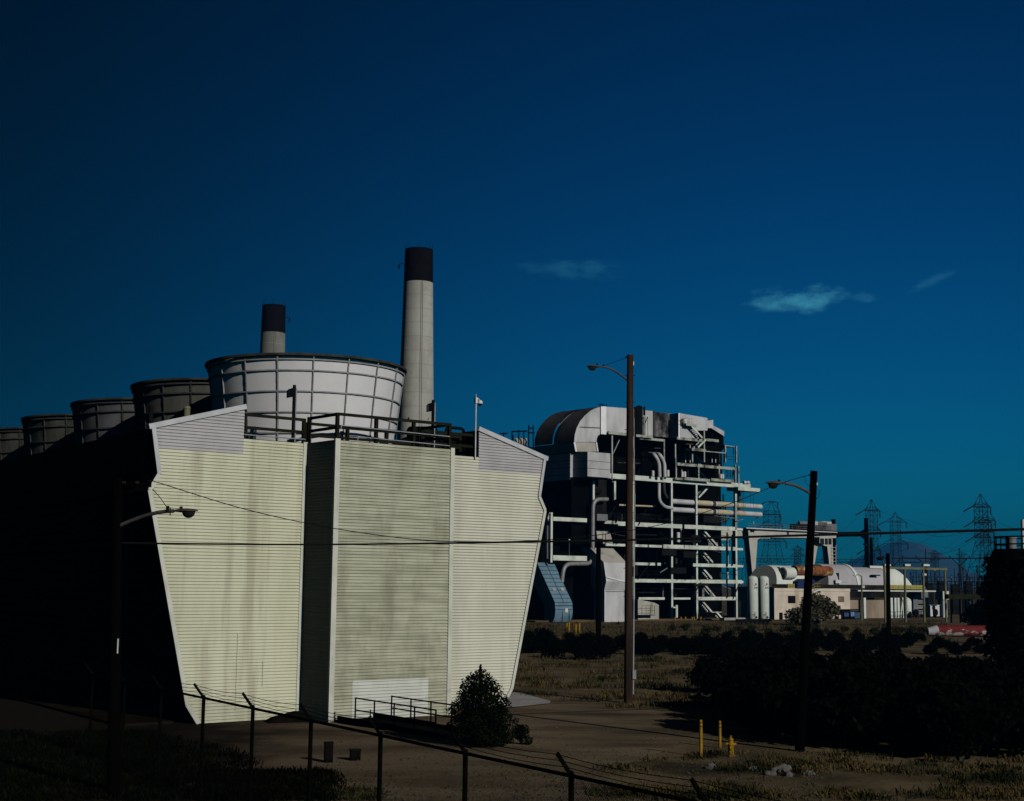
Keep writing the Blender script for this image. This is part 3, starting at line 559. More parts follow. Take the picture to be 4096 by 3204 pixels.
BH.part('stair_landing', MB().box(bz(2847,2450,.4), bz(2866,2447,1.5)), mSTEEL)
# silver gas ducts over the frame
def prof_duct(name, pix, b0, b1, mat, label=None, smooth=25, parent=None):
    P = [bz(x, y, b0) for x, y in pix]; return BH.part(name, MB().prism(P, (0,b1-b0,0)), mat, parent, label=label, smooth=smooth)
elb = [(2297,1768),(2299,1740),(2307,1712),(2320,1686),(2338,1664),(2359,1645),(2381,1633),(2404,1627),(2404,1736),(2394,1741),(2388,1752),(2386,1768)]
P = [bz(x, y, 0) for x, y in elb]
for b0, b1 in ((0,3.9),(4.7,8.9)):
    e = prof_duct('flue_elbow', elb, b0, b1, mALU, label='rounded silver flue elbow at the top of the plant', smooth=40)
    out = [q+V((0,b0+.03,0)) for q in P[:8]]
    BH.part('elbow_tarnish_shade_skin', MB().add([q+V((-.012,0,.012)) for q in out]+[q+V((-.012,b1-b0-.06,.012)) for q in out], [(i,i+1,9+i,8+i) for i in range(7)]), mALUD, e, label='tarnished outer skin of the flue elbow, toned darker as its unlit side')  # weathering and the unlit side both put into this darker skin
BH.part('elbow_core', MB().prism([q+V((.12,3.9,-.12)) for q in P[:8]]+[q+V((0,3.9,0)) for q in P[8:]], (0,.8,0)), mALU)
q0, q1 = bz(2318,1708,0), bz(2404,1712,0); BH.part('seam', MB().beam(q0+V((0,-.03,0)), q1+V((0,-.03,0)), .06, .12), mALUD)
prof_duct('flue_throat', [(2297,1769),(2386,1770),(2391,1806),(2304,1806)], .05, 8.8, mALUT, label='tan streaked throat below the flue elbow')
prof_duct('flue_throat', [(2295,1769),(2301,1769),(2308,1806),(2302,1806)], -.1, .05, mALUL); prof_duct('flue_throat', [(2384,1769),(2388,1769),(2394,1806),(2390,1806)], -.1, .05, mALUL)
prof_duct('joint_band', [(2404,1626),(2425,1626),(2425,1738),(2404,1736)], -.22, 8.9, mALUL, label='bright white expansion joint band')
pl = BH.part('plenum_box', MB().box((bz(2350,1900,-2.2).x,-2.2,bz(2350,1905,-2.2).z),(bz(2441,1900,-2.2).x,1,bz(2350,1806,-2.2).z)), mALU, label='square silver plenum box below the flue throat')
for yy in (1846,1876): 
    z = bz(2395,yy,-2.2).z; BH.part('seam', MB().box((bz(2350,1900,-2.2).x-.015,-2.215,z-.03),(bz(2441,1900,-2.2).x+.015,1,z+.03)), mALUD, pl)
a0 = bz(2297,1800,.05).x
lb_ = BH.part('side_plenum', MB().box((a0,.9,bz(2297,1918,0).z),(a0+5,12.5,bz(2297,1812,0).z)), mALU, label='long silver side plenum under the elbow')
for k in range(3):
    z = bz(2297,1840+28*k,0).z; BH.part('seam', MB().box((a0-.012,.9,z-.03),(a0+.1,12.5,z+.03)), mALUD, lb_)
BH.part('support_post', MB().box((bz(2312,1860,0).x,-.3,bz(2312,1905,0).z),(bz(2322,1860,0).x,.3,bz(2312,1810,0).z)), mALU)
prof_duct('gas_duct', [(2425,1627),(2510,1633),(2617,1645),(2617,1743),(2510,1738),(2425,1737)], 0, 9, mALU, label='flat silver gas duct along the roof')
prof_duct('joint_flange', [(2614,1643),(2622,1644),(2622,1745),(2614,1744)], -.15, 9.1, mALUD)
prof_duct('gas_duct', [(2622,1647),(2700,1656),(2716,1660),(2716,1752),(2622,1746)], .6, 9, mSOOT, label='soot-blackened section of the gas duct')
c_ = prof_duct('upper_casing', [(2716,1652),(2830,1672),(2830,1722),(2790,1722),(2790,1752),(2716,1752)], -1.4, 9, mALU, label='stepped silver casing at the right end of the roof')
BH.part('corner_post', MB().box((bz(2713,1700,-1.5).x,-1.55,bz(2713,1752,-1.5).z),(bz(2718,1700,-1.5).x,-1.42,bz(2713,1652,-1.5).z)), mALUL)
prof_duct('upper_casing', [(2830,1682),(2853,1680),(2853,1702),(2897,1725),(2897,1745),(2845,1712),(2830,1712)], 0, 8, mALU)
prof_duct('casing', [(2800,1752),(2800,1722),(2832,1715),(2845,1715),(2895,1748),(2895,1800),(2800,1800)], .6, 8, mDARK)
# upper tiers on the right
def tier(x0, x1, y, h=.35, b=-.3, d=6): 
    p, q = bz(x0,y,b), bz(x1,y,b); BH.part('tier_beam', MB().box((p.x,b,p.z-h/2),(q.x,b+.25,p.z+h/2)), mSTEELT); BH.part('floor', MB().box((p.x+.1,b+.3,p.z),(q.x-.1,b+d,p.z+.06)), mDARK)
tier(2703,2945,1855,.42); tier(2708,2810,1752,.4,-1.5); tier(2828,2875,1759,.4,-.3,3); tier(2560,2660,1752,.35,-.4); tier(2434,2512,1730,.4,-.6,2.5); tier(2545,2612,1742,.35,-.8); tier(2895,2950,1782,.12,0,4); tier(2750,2900,1798,.14,-.3,2)
tier(2700,2760,1914,.3,-.7,1); tier(2737,2840,1914,.42,-.9,1.5); tier(2845,2935,1918,.42,-.7,2)
for x, y0, y1 in ((2703,1855,1917),(2793,1855,1915),(2875,1858,1915),(2447,1740,1920),(2655,1760,1915),(2700,1775,1855),(2768,1795,1850),(2712,1660,1755),(2940,1860,1930),(2953,1865,1935),(2944,1785,1850),(2900,1780,1850),(2815,1720,1850),(2530,1745,1925)):
    p, q = bz(x,y0,-.15), bz(x,y1,-.15); BH.part('tier_post', MB().box((p.x-.12,-.27,q.z),(p.x+.12,-.03,p.z)), mSTEELT)
BH.part('brace', MB().beam(bz(2477,1760,-.1), bz(2452,1815,-.1), .1, .12), mSTEELT)
stair(2765,1702,2810,1752, b=-2.2); stair(2825,1757,2792,1790, b=-1.0)
BH.part('stair_landing', MB().box(bz(2745,1702,-2.3), bz(2768,1699,-1.3)), mSTEELT); BH.part('stair_landing', MB().box(bz(2768,1802,-1.2), bz(2795,1799,.3)), mSTEELT)
t_ = MB()
for x in (2725,2735,2745,2757,2768): t_.cyl(bz(x,1672,-2.3), bz(x,1700,-2.3), .03, n=5)
for y in (1672,1686): t_.cyl(bz(2725,y,-2.3), bz(2768,y+3,-2.3), .03, n=5)
BH.part('handrail', t_, mSTEELT)
BH.part('drum', MB().cyl(bz(2738,1694,-1.9), bz(2738,1676,-1.9), .45, n=14), mWHITE)
t_ = MB()
for x in (2935,2944,2952):
    t_.cyl(bz(x,1825,-.2), bz(x,1855,-.2), .03, n=5)
for y in (1828,1840): t_.cyl(bz(2905,y-3,-.2), bz(2953,y,-.2), .03, n=5)
BH.part('handrail', t_, mDARKG)
# overhanging platforms on the right
for x0, x1, y, h, b in ((2953,3040,1954,.55,-1.2),):
    p, q = bz(x0,y,b), bz(x1,y,b); BH.part('platform', MB().box((p.x,b,p.z-h/2),(q.x,b+2.4,p.z+h/2)), mSTEEL)
for x in (3003,3013,2968,2974): BH.part('hanger_rod', MB().cyl(bz(x,1960,-1), bz(x,2030,-1), .03, n=4), mIRON)
BH.part('down_pipe', MB().tube(bend([bz(2945,1968,.6),bz(2957,1968,.6),bz(2957,2050,.6)],.6),.28,n=8), mALUD)
for x, y in ((2974,1930),(2986,1930)): BH.part('drum', MB().cyl(bz(x,y,-.3)-V((.01,0,0)), bz(x+9,y,-.3), .24, n=10), mWHITE)
# black vent pipes on the roof
for x, y in ((2540,1628),(2548,1624),(2555,1622),(2561,1623),(2566,1625),(2577,1627)): BH.part('vent_stack', MB().cyl(bz(x,1742,-.45+.02*(x%3)), bz(x,y,-.45), .16, n=8), mIRON)
for x in (2592,2576): BH.part('vent_frame', MB().beam(bz(x,1742,-.6), bz(x,1664,-.6), .1, .1), mSTEEL)
BH.part('vent_frame', MB().beam(bz(2570,1664,-.6), bz(2593,1664,-.6), .1, .1), mSTEEL); BH.part('vent_frame', MB().beam(bz(2577,1702,-.6), bz(2590,1668,-.6), .08, .08), mIRON)
# big silver steam pipes
def pipe(pts, r, mat, lb, name='steam_pipe', bd=2.0, cap=None, bands=()):
    return BH.part(name, MB().tube(bend(pts, bd), r, n=12), mat, label=lb)
for dx, dy, i in ((0,0,0),(21,-2,1)):
    pipe([bz(2598+dx,1816,1.5), bz(2618+dx,1818,-.9), bz(2636+dx,1850,-.9), bz(2638+dx,1908,-.9)], .3, mALU, 'curved silver steam pipe above the main beam', bd=1.4)
pipe([bz(2636,1932,-.8), bz(2636,2005,-.8), bz(2662,2030,-.8), bz(2690,2031,-.8)], .26, mALU, None, bd=1.2)
pipe([bz(2655,1932,.3), bz(2657,1975,.3), bz(2668,1990,.5)], .26, mALUD, None, bd=.8)
for y0, y1, lb in ((1998,2034,'upper rust-streaked silver steam main jutting past the frame'),(2031,2065,'lower rust-streaked silver steam main jutting past the frame')):
    p, q = bz(2684,y0,.45), bz(3042,y1,.45); zc = (p.z+q.z)/2
    f = pipe([V((p.x,.45,zc)), V((q.x,.45,zc))], .4, mALU, lb)
    BH.part('end_cap', MB().sphere((q.x,.45,zc),.4,12,8,(.55,1,1)), mALU, f)
    for x0, x1 in ((2786,2838),(2866,2918),(2946,2975)): BH.part('pipe_wrap', MB().cyl((bz(x0,2000,.45).x,.45,zc),(bz(x1,2000,.45).x,.45,zc),.43,n=14), mTANP, f)
    BH.part('flange', MB().cyl((bz(2846,2000,.45).x,.45,zc),(bz(2856,2000,.45).x,.45,zc),.5,n=12), mALUD, f)
pipe([bz(2430,1997,-.6), bz(2372,1998,-.6), bz(2370,2255,-.6), bz(2256,2256,-.6), bz(2247,2330,-.6)], .3, mGREYP, 'tall grey pipe with elbows on the left of the frame', bd=1.3)
pipe([bz(2368,2258,-.6), bz(2368,2345,-.6)], .17, mGREYP, None); pipe([bz(2475,2020,.6), bz(2620,2026,.6)], .14, mTANP, None)
pipe([bz(2910,2138,1.5), bz(2910,2315,1.5)], .2, mALU, None)
pipe([bz(2188,2085,1), bz(2200,2056,1), bz(2206,2062,1)], .2, mALU, None, bd=.5)
for x in (2182,2189,2196): pipe([bz(x,2070,1.2), bz(x,2235,1.2)], .09, mGREY, None, 'riser_pipe')
# equipment standing on the floors
def drum(x0, y0, x1, y1, b, mat=mWHITE, n=12, lab=None):
    p, q = bz((x0+x1)/2,y1,b), bz((x0+x1)/2,y0,b); r = (bz(x1,y1,b).x-bz(x0,y1,b).x)/2
    return BH.part('drum', MB().lathe([(0,0),(r,0),(r,q.z-p.z-.08),(r*.6,q.z-p.z),(0,q.z-p.z)],n,p), mat, label=lab)
for a in ((2725,1886,2733,1908),(2735,1886,2743,1908),(2880,1896,2887,1914),(2888,1896,2895,1914),(2607,1882,2616,1905),(2667,1880,2676,1906)): drum(*a, -.8, mWHITE)
drum(2707,2129,2718,2168,-.5, mWHITE, lab='small white tank on the middle floor')
for x, y0, y1 in ((2724,2118,2168),(2277,2160,2222),(2890,2180,2186)):
    f = BH.part('lamp_stem', MB().cyl(bz(x,y1,-.4), bz(x,y0,-.4), .03, n=5), mGREY); BH.part('lamp_globe', MB().sphere(bz(x,y0,-.4),.14,10,6), mWHITE, f)
drum(2702,2420,2710,2470,-1, mTANK); BH.part('cross_pipe', MB().cyl(bz(2690,2430,-1), bz(2704,2430,-1), .12, n=8), mTANK)
BH.part('equipment_box', MB().box(bz(2382,1972,-.2), bz(2398,1958,.3)), mIRON); BH.part('equipment_box', MB().box(bz(2388,2082,-.7), bz(2412,2058,.3)), mGREY)
BH.part('hopper', MB().prism([bz(2385,2120,2),bz(2438,2120,2),bz(2452,2175,2),bz(2392,2175,2)],(0,2,0)), mALUT, label='tan hopper chute behind the front beams')
# plinth and yard edge
p, q = bz(2130,2480,-1), bz(2890,2480,-1)
BH.part('plinth', MB().box((p.x,-1.6,0),(q.x,1.5,.22)), mKERB); p, q = bz(2866,2480,-1), bz(2950,2480,-1); BH.part('plinth', MB().box((p.x,-2.6,0),(q.x,-1.65,.35)), mPADM)
# ------------------------------------------------------------------ ducts and machines at the foot of the boiler house (separate things)
def along_b(t, name, prof, a0, a1, mat, label=None, parent=None, smooth=25):   # profile in (b, z) pushed along a
    return t.part(name, MB().prism([(a0, b, z) for b, z in prof], (a1-a0,0,0)), mat, parent, label=label, smooth=smooth)
BD = Thing('blue_air_duct', 'sloping blue panelled air duct ending in a rounded fan housing', 'duct', onz(2222, 2490))
wd = BD.pz(2288, 2489).x; a0 = 0.0
top = BD.pa(2148, 2250, 0); kn = BD.pa(2222, 2410, 0)
bb_, tz, kz = top.y, top.z, kn.z
body = along_b(BD, 'sloping_shaft', [(kn.y+.1,kz),(bb_,tz),(bb_+2.4,tz),(bb_+2.4,tz-1.4),(1.6,1.6),(1.0,0.9)], 0, wd, mBLUE)
hs = along_b(BD, 'fan_housing', [(.55,.05),(.12,.7),(0,1.6),(.1,kz-.5),(kn.y+.1,kz),(kn.y+1.9,kz-.2),(2.3,.05)], -.02, wd+.02, mBLUE, label='rounded blue fan housing', smooth=40)
dv = (V((0,bb_,tz))-V((0,kn.y+.1,kz))); nrm = V((0,-dv.z,dv.y)).normalized()
for i in range(11):
    c = V((0,kn.y+.1,kz))+dv*(i/10); BD.part('seam', MB().beam(c+nrm*.02, c+V((wd,0,0))+nrm*.02, .05, .09, up=nrm), mBLUED, body)
for f_ in (.5,):
    c = V((wd*f_,kn.y+.1,kz)); BD.part('seam', MB().beam(c+nrm*.025, c+dv+nrm*.025, .07, .06, up=nrm), mBLUED, body)
for i in range(6):
    c = V((-.02,kn.y+.2,kz-.3))+dv*(i/6+.06); BD.part('seam', MB().beam(c, c+V((0,1.4,-1.1)), .05, .07), mBLUED, body)
for z in (kz-.4,1.75): BD.part('seam', MB().box((-.03,-.04,z-.03),(wd+.03,.12,z+.03)), mBLUED, hs)
for a in (.4,.8): BD.part('seam', MB().box((wd*a-.02,-.05,.1),(wd*a+.02,.1,1.7)), mBLUED, hs)
BD.part('notice', MB().box((wd*.55,-.06,1.35),(wd*.7,-.045,1.9)), mWHITE, hs); BD.part('inspection_hatch', MB().beam(V((wd*.2,kn.y+.1,kz))+dv*.32+nrm*.04, V((wd*.38,kn.y+.1,kz))+dv*.32+nrm*.04, .5, .05, up=nrm), mALUT, body)
BD.part('inspection_hatch', MB().beam(V((wd*.68,kn.y+.1,kz))+dv*.32+nrm*.04, V((wd*.86,kn.y+.1,kz))+dv*.32+nrm*.04, .5, .05, up=nrm), mALUT, body)
SD = Thing('silver_duct', 'upright silver clad duct with bent upper section beside the wooden lamp pole', 'duct', onz(2418, 2488))
wd = SD.pz(2474, 2486).x
def sdz(y, b=0): return SD.pb(2440, y, b).z
z1, z2, z3, z4 = sdz(2360), sdz(2340), sdz(2250,.3), sdz(2193,2.5)
along_b(SD, 'lower_casing', [(0,0),(0,z1),(2.2,z1),(2.2,0)], 0, wd, mALU); along_b(SD, 'middle_casing', [(-.05,z1+.01),(-.45,z2+.5),(.1,z3),(2.4,z3),(2.3,z1+.01)], -.1, wd+.55, mALU)
along_b(SD, 'upper_casing', [(.1,z3+.01),(2.9,z4),(4.9,z4),(2.4,z3+.01)], -.1, wd+.55, mALUT, label='tan sloping upper section of the silver duct')
SD.part('bright_seam', MB().beam((-.12,-.5,z2+1.1),(wd+.5,-.5,z2+.35),.06,.14), mALUL); SD.part('bright_seam', MB().beam((-.1,.05,z3),(-.1,-.5,z2+.5),.1,.08), mALUL)
SD.part('bright_seam', MB().box((-.04,-.06,.2),(.06,.02,z1)), mALUL); SD.part('seam', MB().box((-.02,-.03,z1-.25),(wd,.0,z1-.18)), mALUD)
t = Thing('fan_motor', 'cream electric motor beside the blue fan housing', 'motor', onz(2310, 2478)); t.part('body', MB().cyl((-.9,.6,1.0),(.95,.6,1.0),.75,n=18), mTANK); t.part('end_bell', MB().cyl((.96,.6,1.0),(1.35,.6,1.0),.62,.45,n=16), mTANK)
for k in range(5): t.part('fin', MB().cyl((-.7+k*.35,.6,1.0),(-.64+k*.35,.6,1.0),.79,n=18), mGREY)
t.part('base', MB().box((-1.1,-.3,0),(1.4,1.5,.3)), mIRON)
t = Thing('switch_cabinet', 'grey louvred switch cabinet between the blue duct and the silver duct', 'cabinet', onz(2353, 2475)); w_ = t.pz(2388,2474).x
t.part('case', MB().box((0,0,.5),(w_,1.2,2.2)), mGREY)
for k in range(3): t.part('louvre', MB().box((w_*.15,-.05,1.5+.2*k),(w_*.85,-.01,1.62+.2*k)), mIRON)
t.part('leg', MB().box((.1,.1,0),(.25,1.1,.5)), mIRON); t.part('leg', MB().box((w_-.25,.1,0),(w_-.1,1.1,.5)), mIRON)
t = Thing('machine_housing', 'pale grey sloped machine housing with a walkway on the ground floor', 'machine', onz(2552, 2484)); w_ = t.pz(2612,2482).x
t.part('housing', MB().prism([(0,0,0),(w_,0,0),(w_,0,2.3),(w_*.8,0,2.6),(0,0,3.1)],(0,2.5,0)), mALUT); 
m2 = MB()
for k in range(4): m2.box((-.1+w_*.2*k,-.9,.9),(-.06+w_*.2*k,-.86,2.2))
for z in (1.5,2.2): m2.box((-.1,-.9,z-.02),(w_*.6,-.86,z+.02))
t.part('walkway_rail', m2, mDARKG); t.part('walkway', MB().box((-.1,-.9,.8),(w_*.6,-.05,.88)), mDARKG)
t = Thing('filter_house', 'pale quarter-round filter casing behind the sloping grey pipe', 'duct', onz(2258, 2478) + VV*3); z_ = 3.2
for zz_, hh_, nm in ((4.2,3.0,'upper_casing'),(1.6,2.0,'lower_casing')):
    t.part(nm, MB().prism([(0,0,zz_),(3.4,0,zz_)]+[(3.4*math.cos(a_)**1.0,0,zz_+hh_*math.sin(a_)) for a_ in (.3,.7,1.1,1.4)]+[(0,0,zz_+hh_)],(0,2,0)), mALU, smooth=40)
t.part('stand', MB().box((0,.2,0),(.2,1.8,4.2)).box((3.1,.2,0),(3.3,1.8,4.2)), mSTEEL)
# yellow bollards at the foot of the plant
def bollard(x, y0, y1, lb, grp, r=.1, bands=False, z0=0):
    p = onz(x, y1, z0); h = onY(x, y0, p.y).z-z0; t = Thing('bollard', lb, 'bollard', p, 0, grp)
    t.part('post', MB().lathe([(r,0),(r,h-.06),(r*.75,h-.015),(0,h)],12), mBOLL)
    if bands:
        for z in (h-.22, h-.1): t.part('black_band', MB().lathe([(r+.004,z-.012),(r+.004,z+.012)],12), mBLACK)
for x, y0, y1 in ((2267,2492,2512),(2276,2490,2532),(2303,2495,2532),(2317,2492,2530)): bollard(x, y0, y1, 'yellow bollard in front of the blue fan housing', 'yellow bollards below the blue duct', .11)
for x, y0, y1 in ((2700,2467,2484),(2724,2467,2484),(2742,2466,2484),(2768,2467,2483),(2776,2466,2483),(2803,2466,2483)): bollard(x, y0, y1, 'small yellow bollard at the foot of the boiler house columns', 'small yellow bollards under the boiler house', .1)
# light railing structure peeking over the tower roof
t = Thing('roof_mast', 'thin dark roof racks and masts seen beyond the right roof slope of the cooling tower', 'rack', onY(2100, 1790, 190))
for x, y0 in ((2015,1730),(2048,1725),(2052,1740),(2075,1720),(2095,1722),(2115,1700),(2133,1702)): t.part('mast', MB().cyl(t.l(onY(x, y0, 190)), t.l(onY(x, 1800, 190)), .09, n=5), mIRON)
for x0, x1, y in ((2000,2030,1733),(2046,2110,1724),(2112,2136,1712),(2110,2138,1730)): t.part('rack_bar', MB().beam(t.l(onY(x0, y+2, 190)), t.l(onY(x1, y, 190)), .3, .16), mIRON)
t.part('tank', MB().cyl(t.l(onY(2060, 1770, 191)), t.l(onY(2108, 1770, 191)), .6, n=12), mALUT)
t.part('base', MB().box(t.l(onY(2010, 1830, 190.5)), t.l(onY(2150, 1790, 192))), mDARK)

# more pipework, rails and gear on the frame
rg = random.Random(77)
for k in ('f1','f2','f3','f4','f5'):
    for i in range(5):
        a = rg.uniform(-11, 12.5); b0 = rg.uniform(.4, 2.5); z = ZL[k]+.14; w_ = rg.uniform(.3,.9); h_ = rg.uniform(.5,1.5)
        if rg.random() < .5: BH.part('equipment_box', MB().box((a,b0,z),(a+w_,b0+.6,z+h_)), rg.choice([mDARKG,mGREY,mDARKG]))
        else: BH.part('valve_body', MB().cyl((a,b0,z),(a,b0,z+h_),w_*.3,n=9), rg.choice([mDARKG,mALUD,mGREY]))
for x0, x1, y in ((2700,2790,1805),(2720,2800,1775),(2560,2650,1790),(2470,2560,1850)): BH.part('cross_pipe', MB().cyl(bz(x0,y,2), bz(x1,y+4,2), .1, n=7), mALUD)
for x in (2725,2742,2760,2830,2848,2862,2878): BH.part('riser_pipe', MB().cyl(bz(x,1850,1.5), bz(x,1775+rg.uniform(-8,18),1.5), .09, n=6), rg.choice([mALUD,mDARKG,mSTEEL]))
for x in (2715,2727,2739,2752,2905,2912,2921,2930): BH.part('hanger_pipe', MB().cyl(bz(x,1910,.8), bz(x,1868+rg.uniform(0,18),.8), .07, n=6), rg.choice([mDARKG,mSTEEL,mALUD]))
for x in (2860,2872,2884,2893,2902): BH.part('riser_pipe', MB().cyl(bz(x,2100,2.2), bz(x,1975+rg.uniform(0,40),2.2), .12, n=6), rg.choice([mDARKG,mDARKG,mALUD]))
BH.part('brace', MB().beam(bz(2868,2050,1), bz(2900,2085,1), .16, .16), mDARKG); BH.part('brace', MB().beam(bz(2935,2050,1), bz(2905,2085,1), .16, .16), mDARKG)
# birds on the flue
def bird_mesh():
    m2 = MB(); m2.tube([(-.22,0,.16),(-.1,0,.17),(.02,0,.2),(.1,0,.26),(.13,0,.31),(.17,0,.33),(.22,0,.31)],[.012,.05,.075,.055,.035,.035,.006],n=8); m2.cyl((.0,.02,0),(.0,.02,.15),.008,n=4); m2.cyl((.0,-.02,0),(.0,-.02,.15),.008,n=4); return m2.mesh('bird', mBLACK, 60)
bm_ = bird_mesh()
for x, rz in ((2401,.3),(2411,2.6),(2424,1.2)):
    q = bz(x,1629,.3); o = bpy.data.objects.new('bird', bm_); COL.objects.link(o); top_z = bz(2404,1626,0).z; o.location = BH.w((q.x, .3, top_z)); o.rotation_euler = (0,0,rz); o.scale = (1.5,)*3; tag(o, 'black bird perched on top of the silver flue duct', 'bird', 'birds on the flue duct')

for i in range(46):                                            # dark cable trays, risers and bracing on the face of the frame
    k0 = rg.choice(['f1','f2','f3','f4','f5']); a = rg.uniform(-14.5, 14.0); z = ZL[k0]+rg.uniform(-.2,.3)
    if i%3 == 0: BH.part('riser_pipe', MB().cyl((a,-.42,z),(a,-.42,z+rg.uniform(2.5,6.5)),rg.uniform(.05,.13),n=6), mDARK)
    elif i%3 == 1: BH.part('cable_tray', MB().box((a,-.5,z+rg.uniform(.2,1.8)),(a+rg.uniform(1.5,4),-.3,z+2.0)) if i%2 else MB().beam((a,-.4,z),(a+rg.uniform(1.2,2.6),-.4,z+2.4),.07,.1), mDARKG)
    else: BH.part('cross_pipe', MB().cyl((a,-.35,z+rg.uniform(.8,2.2)),(a+rg.uniform(1.5,5),-.35,z+rg.uniform(.8,2.2)),rg.uniform(.04,.09),n=6), rg.choice([mDARK,mDARKG,mALUD,mGREY]))
for i in range(14):
    x = rg.uniform(2690,2935); y = rg.uniform(1775,1900); BH.part('riser_pipe', MB().cyl(bz(x,y+rg.uniform(20,50),-.6), bz(x,y,-.6), rg.uniform(.05,.1), n=6), rg.choice([mDARK,mDARKG]))
mBOLLD = M('yellow_rail', (.25,.19,.02), rough=.6); mCABL = M('bright_blue_cabinet', (.13,.21,.36), rough=.6)
# ------------------------------------------------------------------ air tanks
def text_mesh(s, size, mat):
    c = bpy.data.curves.new('txt', 'FONT'); c.body = s; c.size = size; c.extrude = .004; c.align_x = 'CENTER'
    o = bpy.data.objects.new('txt', c); COL.objects.link(o); dg = bpy.context.evaluated_depsgraph_get(); me = bpy.data.meshes.new_from_object(o.evaluated_get(dg)); bpy.data.objects.remove(o)
    me.materials.clear(); me.materials.append(mat); return me
TXT = text_mesh('AIR', .42, mNAVY)
def facing(t, p): return math.atan2(-(t.L.y), -(t.L.x))        # direction to the eye
for i, (x0, x1) in enumerate(((2991,3033),(3035,3077))):
    xc = (x0+x1)/2; p = onz(xc, 2489); r = (x1-x0)/2/FPX*p.y; h = onY(xc, 2303, p.y).z
    t = Thing('air_tank', ('tall white upright air tank next to the boiler house columns','tall white upright air tank next to the concrete turbine deck')[i], 'tank', p, 0, 'pair of white air tanks')
    sh = t.part('shell', MB().lathe([(0,.35),(r*.8,.38),(r,.6),(r,h-.55),(r*.93,h-.3),(r*.72,h-.12),(r*.4,h-.03),(0,h)],32), mTANK)
    t.part('skirt', MB().lathe([(r*.9,0),(r*.9,.5)],24), mIRON)
    a = math.radians(-62); 
    def stick(nm, me, z, ang, sc=1): 
        o = inst(nm, me, sh, (math.cos(ang)*(r+.012), math.sin(ang)*(r+.012), z), (math.pi/2, 0, ang+math.pi/2)); return o
    stick('lettering', TXT, h-1.85, a)
    def tri(pts, mat): return MB().add([(x, y, 0) for x, y in pts]+[(x, y, -.01) for x, y in pts], [tuple(range(len(pts))), tuple(range(2*len(pts)-1,len(pts)-1,-1))]+[(k,(k+1)%len(pts),len(pts)+(k+1)%len(pts),len(pts)+k) for k in range(len(pts))]).mesh('emblem', mat)
    stick('emblem', tri([(-.05,.0),(.12,.22),(.0,.38),(-.2,.05)], mSIGNR), h-1.35, a); stick('emblem', tri([(-.2,.05),(-.05,0),(-.1,-.08),(-.25,-.03)], mSIGNB), h-1.35, a); stick('emblem', tri([(.03,.02),(.2,.12),(.13,.2)], mNAVY), h-1.35, a)
    d = .21; a2 = math.radians(-92); zc = 1.0
    stick('hazard_diamond', tri([(-d,0),(0,-d),(0,0)], mWHITE), zc, a2); stick('hazard_diamond', tri([(-d,0),(0,0),(0,d)], mSIGNB), zc, a2); stick('hazard_diamond', tri([(0,0),(d,0),(0,d)], mSIGNR), zc, a2); stick('hazard_diamond', tri([(0,0),(0,-d),(d,0)], mSIGNY), zc, a2)
    t.part('gauge', MB().cyl((math.cos(a)*(r+.0),math.sin(a)*r,.75),(math.cos(a)*(r+.1),math.sin(a)*(r+.1),.75),.14,n=10), mIRON); t.part('drain_pipe', MB().tube([(math.cos(a)*r*.6,-r-.1,.2),(math.cos(a)*r*.6,-r-.1,1.5)],.025,n=5), mGREEN)
    for k in range(3): t.part('weld_seam', MB().lathe([(r+.004,h*(k+1)/4-.02),(r+.008,h*(k+1)/4),(r+.004,h*(k+1)/4+.02)],32), mTANK, sh)
p = onz(2975, 2478)+VV*2; t = Thing('small_tank', 'short dark tank between the boiler house and the white air tanks', 'tank', p); t.part('shell', MB().lathe([(0,0),(1.1,0),(1.1,2.8),(.6,3.1),(0,3.2)],20), mDARKG); t.part('hoop', MB().lathe([(1.12,1.4),(1.14,1.45),(1.12,1.5)],20), mIRON)
t = Thing('low_wall', 'black low rail on short posts in front of the white air tanks', 'barrier', onz(2945, 2499)); q = t.pz(3140, 2499)
t.part('rail', MB().box((0,-.1,.35),(q.x,.1,.75)), mBLACK)
for k in range(8): t.part('post', MB().box((q.x*(k+.3)/8-.12,-.08,0),(q.x*(k+.3)/8+.12,.08,.35)), mBLACK)
# ------------------------------------------------------------------ turbine deck
TD = Thing('turbine_deck', 'cream concrete turbine deck with a louvred wall and open right bay', 'building', onz(3098, 2478))
def tz(x, y, b=0.0): return TD.pb(x, y, b)
zt = tz(3110, 2364).z; xr = tz(3400, 2400).x; xe = tz(3735, 2400).x
xo = tz(3560,2400).x
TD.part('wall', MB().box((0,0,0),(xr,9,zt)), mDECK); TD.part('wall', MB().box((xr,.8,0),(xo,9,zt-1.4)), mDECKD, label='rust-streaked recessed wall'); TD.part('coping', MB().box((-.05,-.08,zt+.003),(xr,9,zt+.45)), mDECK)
TD.part('lintel', MB().box((xr+.02,-.1,zt-1.0),(tz(3600,2400).x,.6,zt-.05)), mDARKG); TD.part('slab_edge', MB().box((xr+1.5,-.5,zt+.02),(xe,6,zt+.25)), mTRIM, label='pale slab edge over the open bay')
TD.part('deck_slab', MB().box((-.1,.4,zt+.46),(xe-1.5,10,zt+.6)), mDARKG)
zb = zt+.47; zp = tz(3300, 2338).z
TD.part('deck_fascia', MB().box((0,.3,zb),(tz(3552,2350).x,.4,zp)), mYELD)
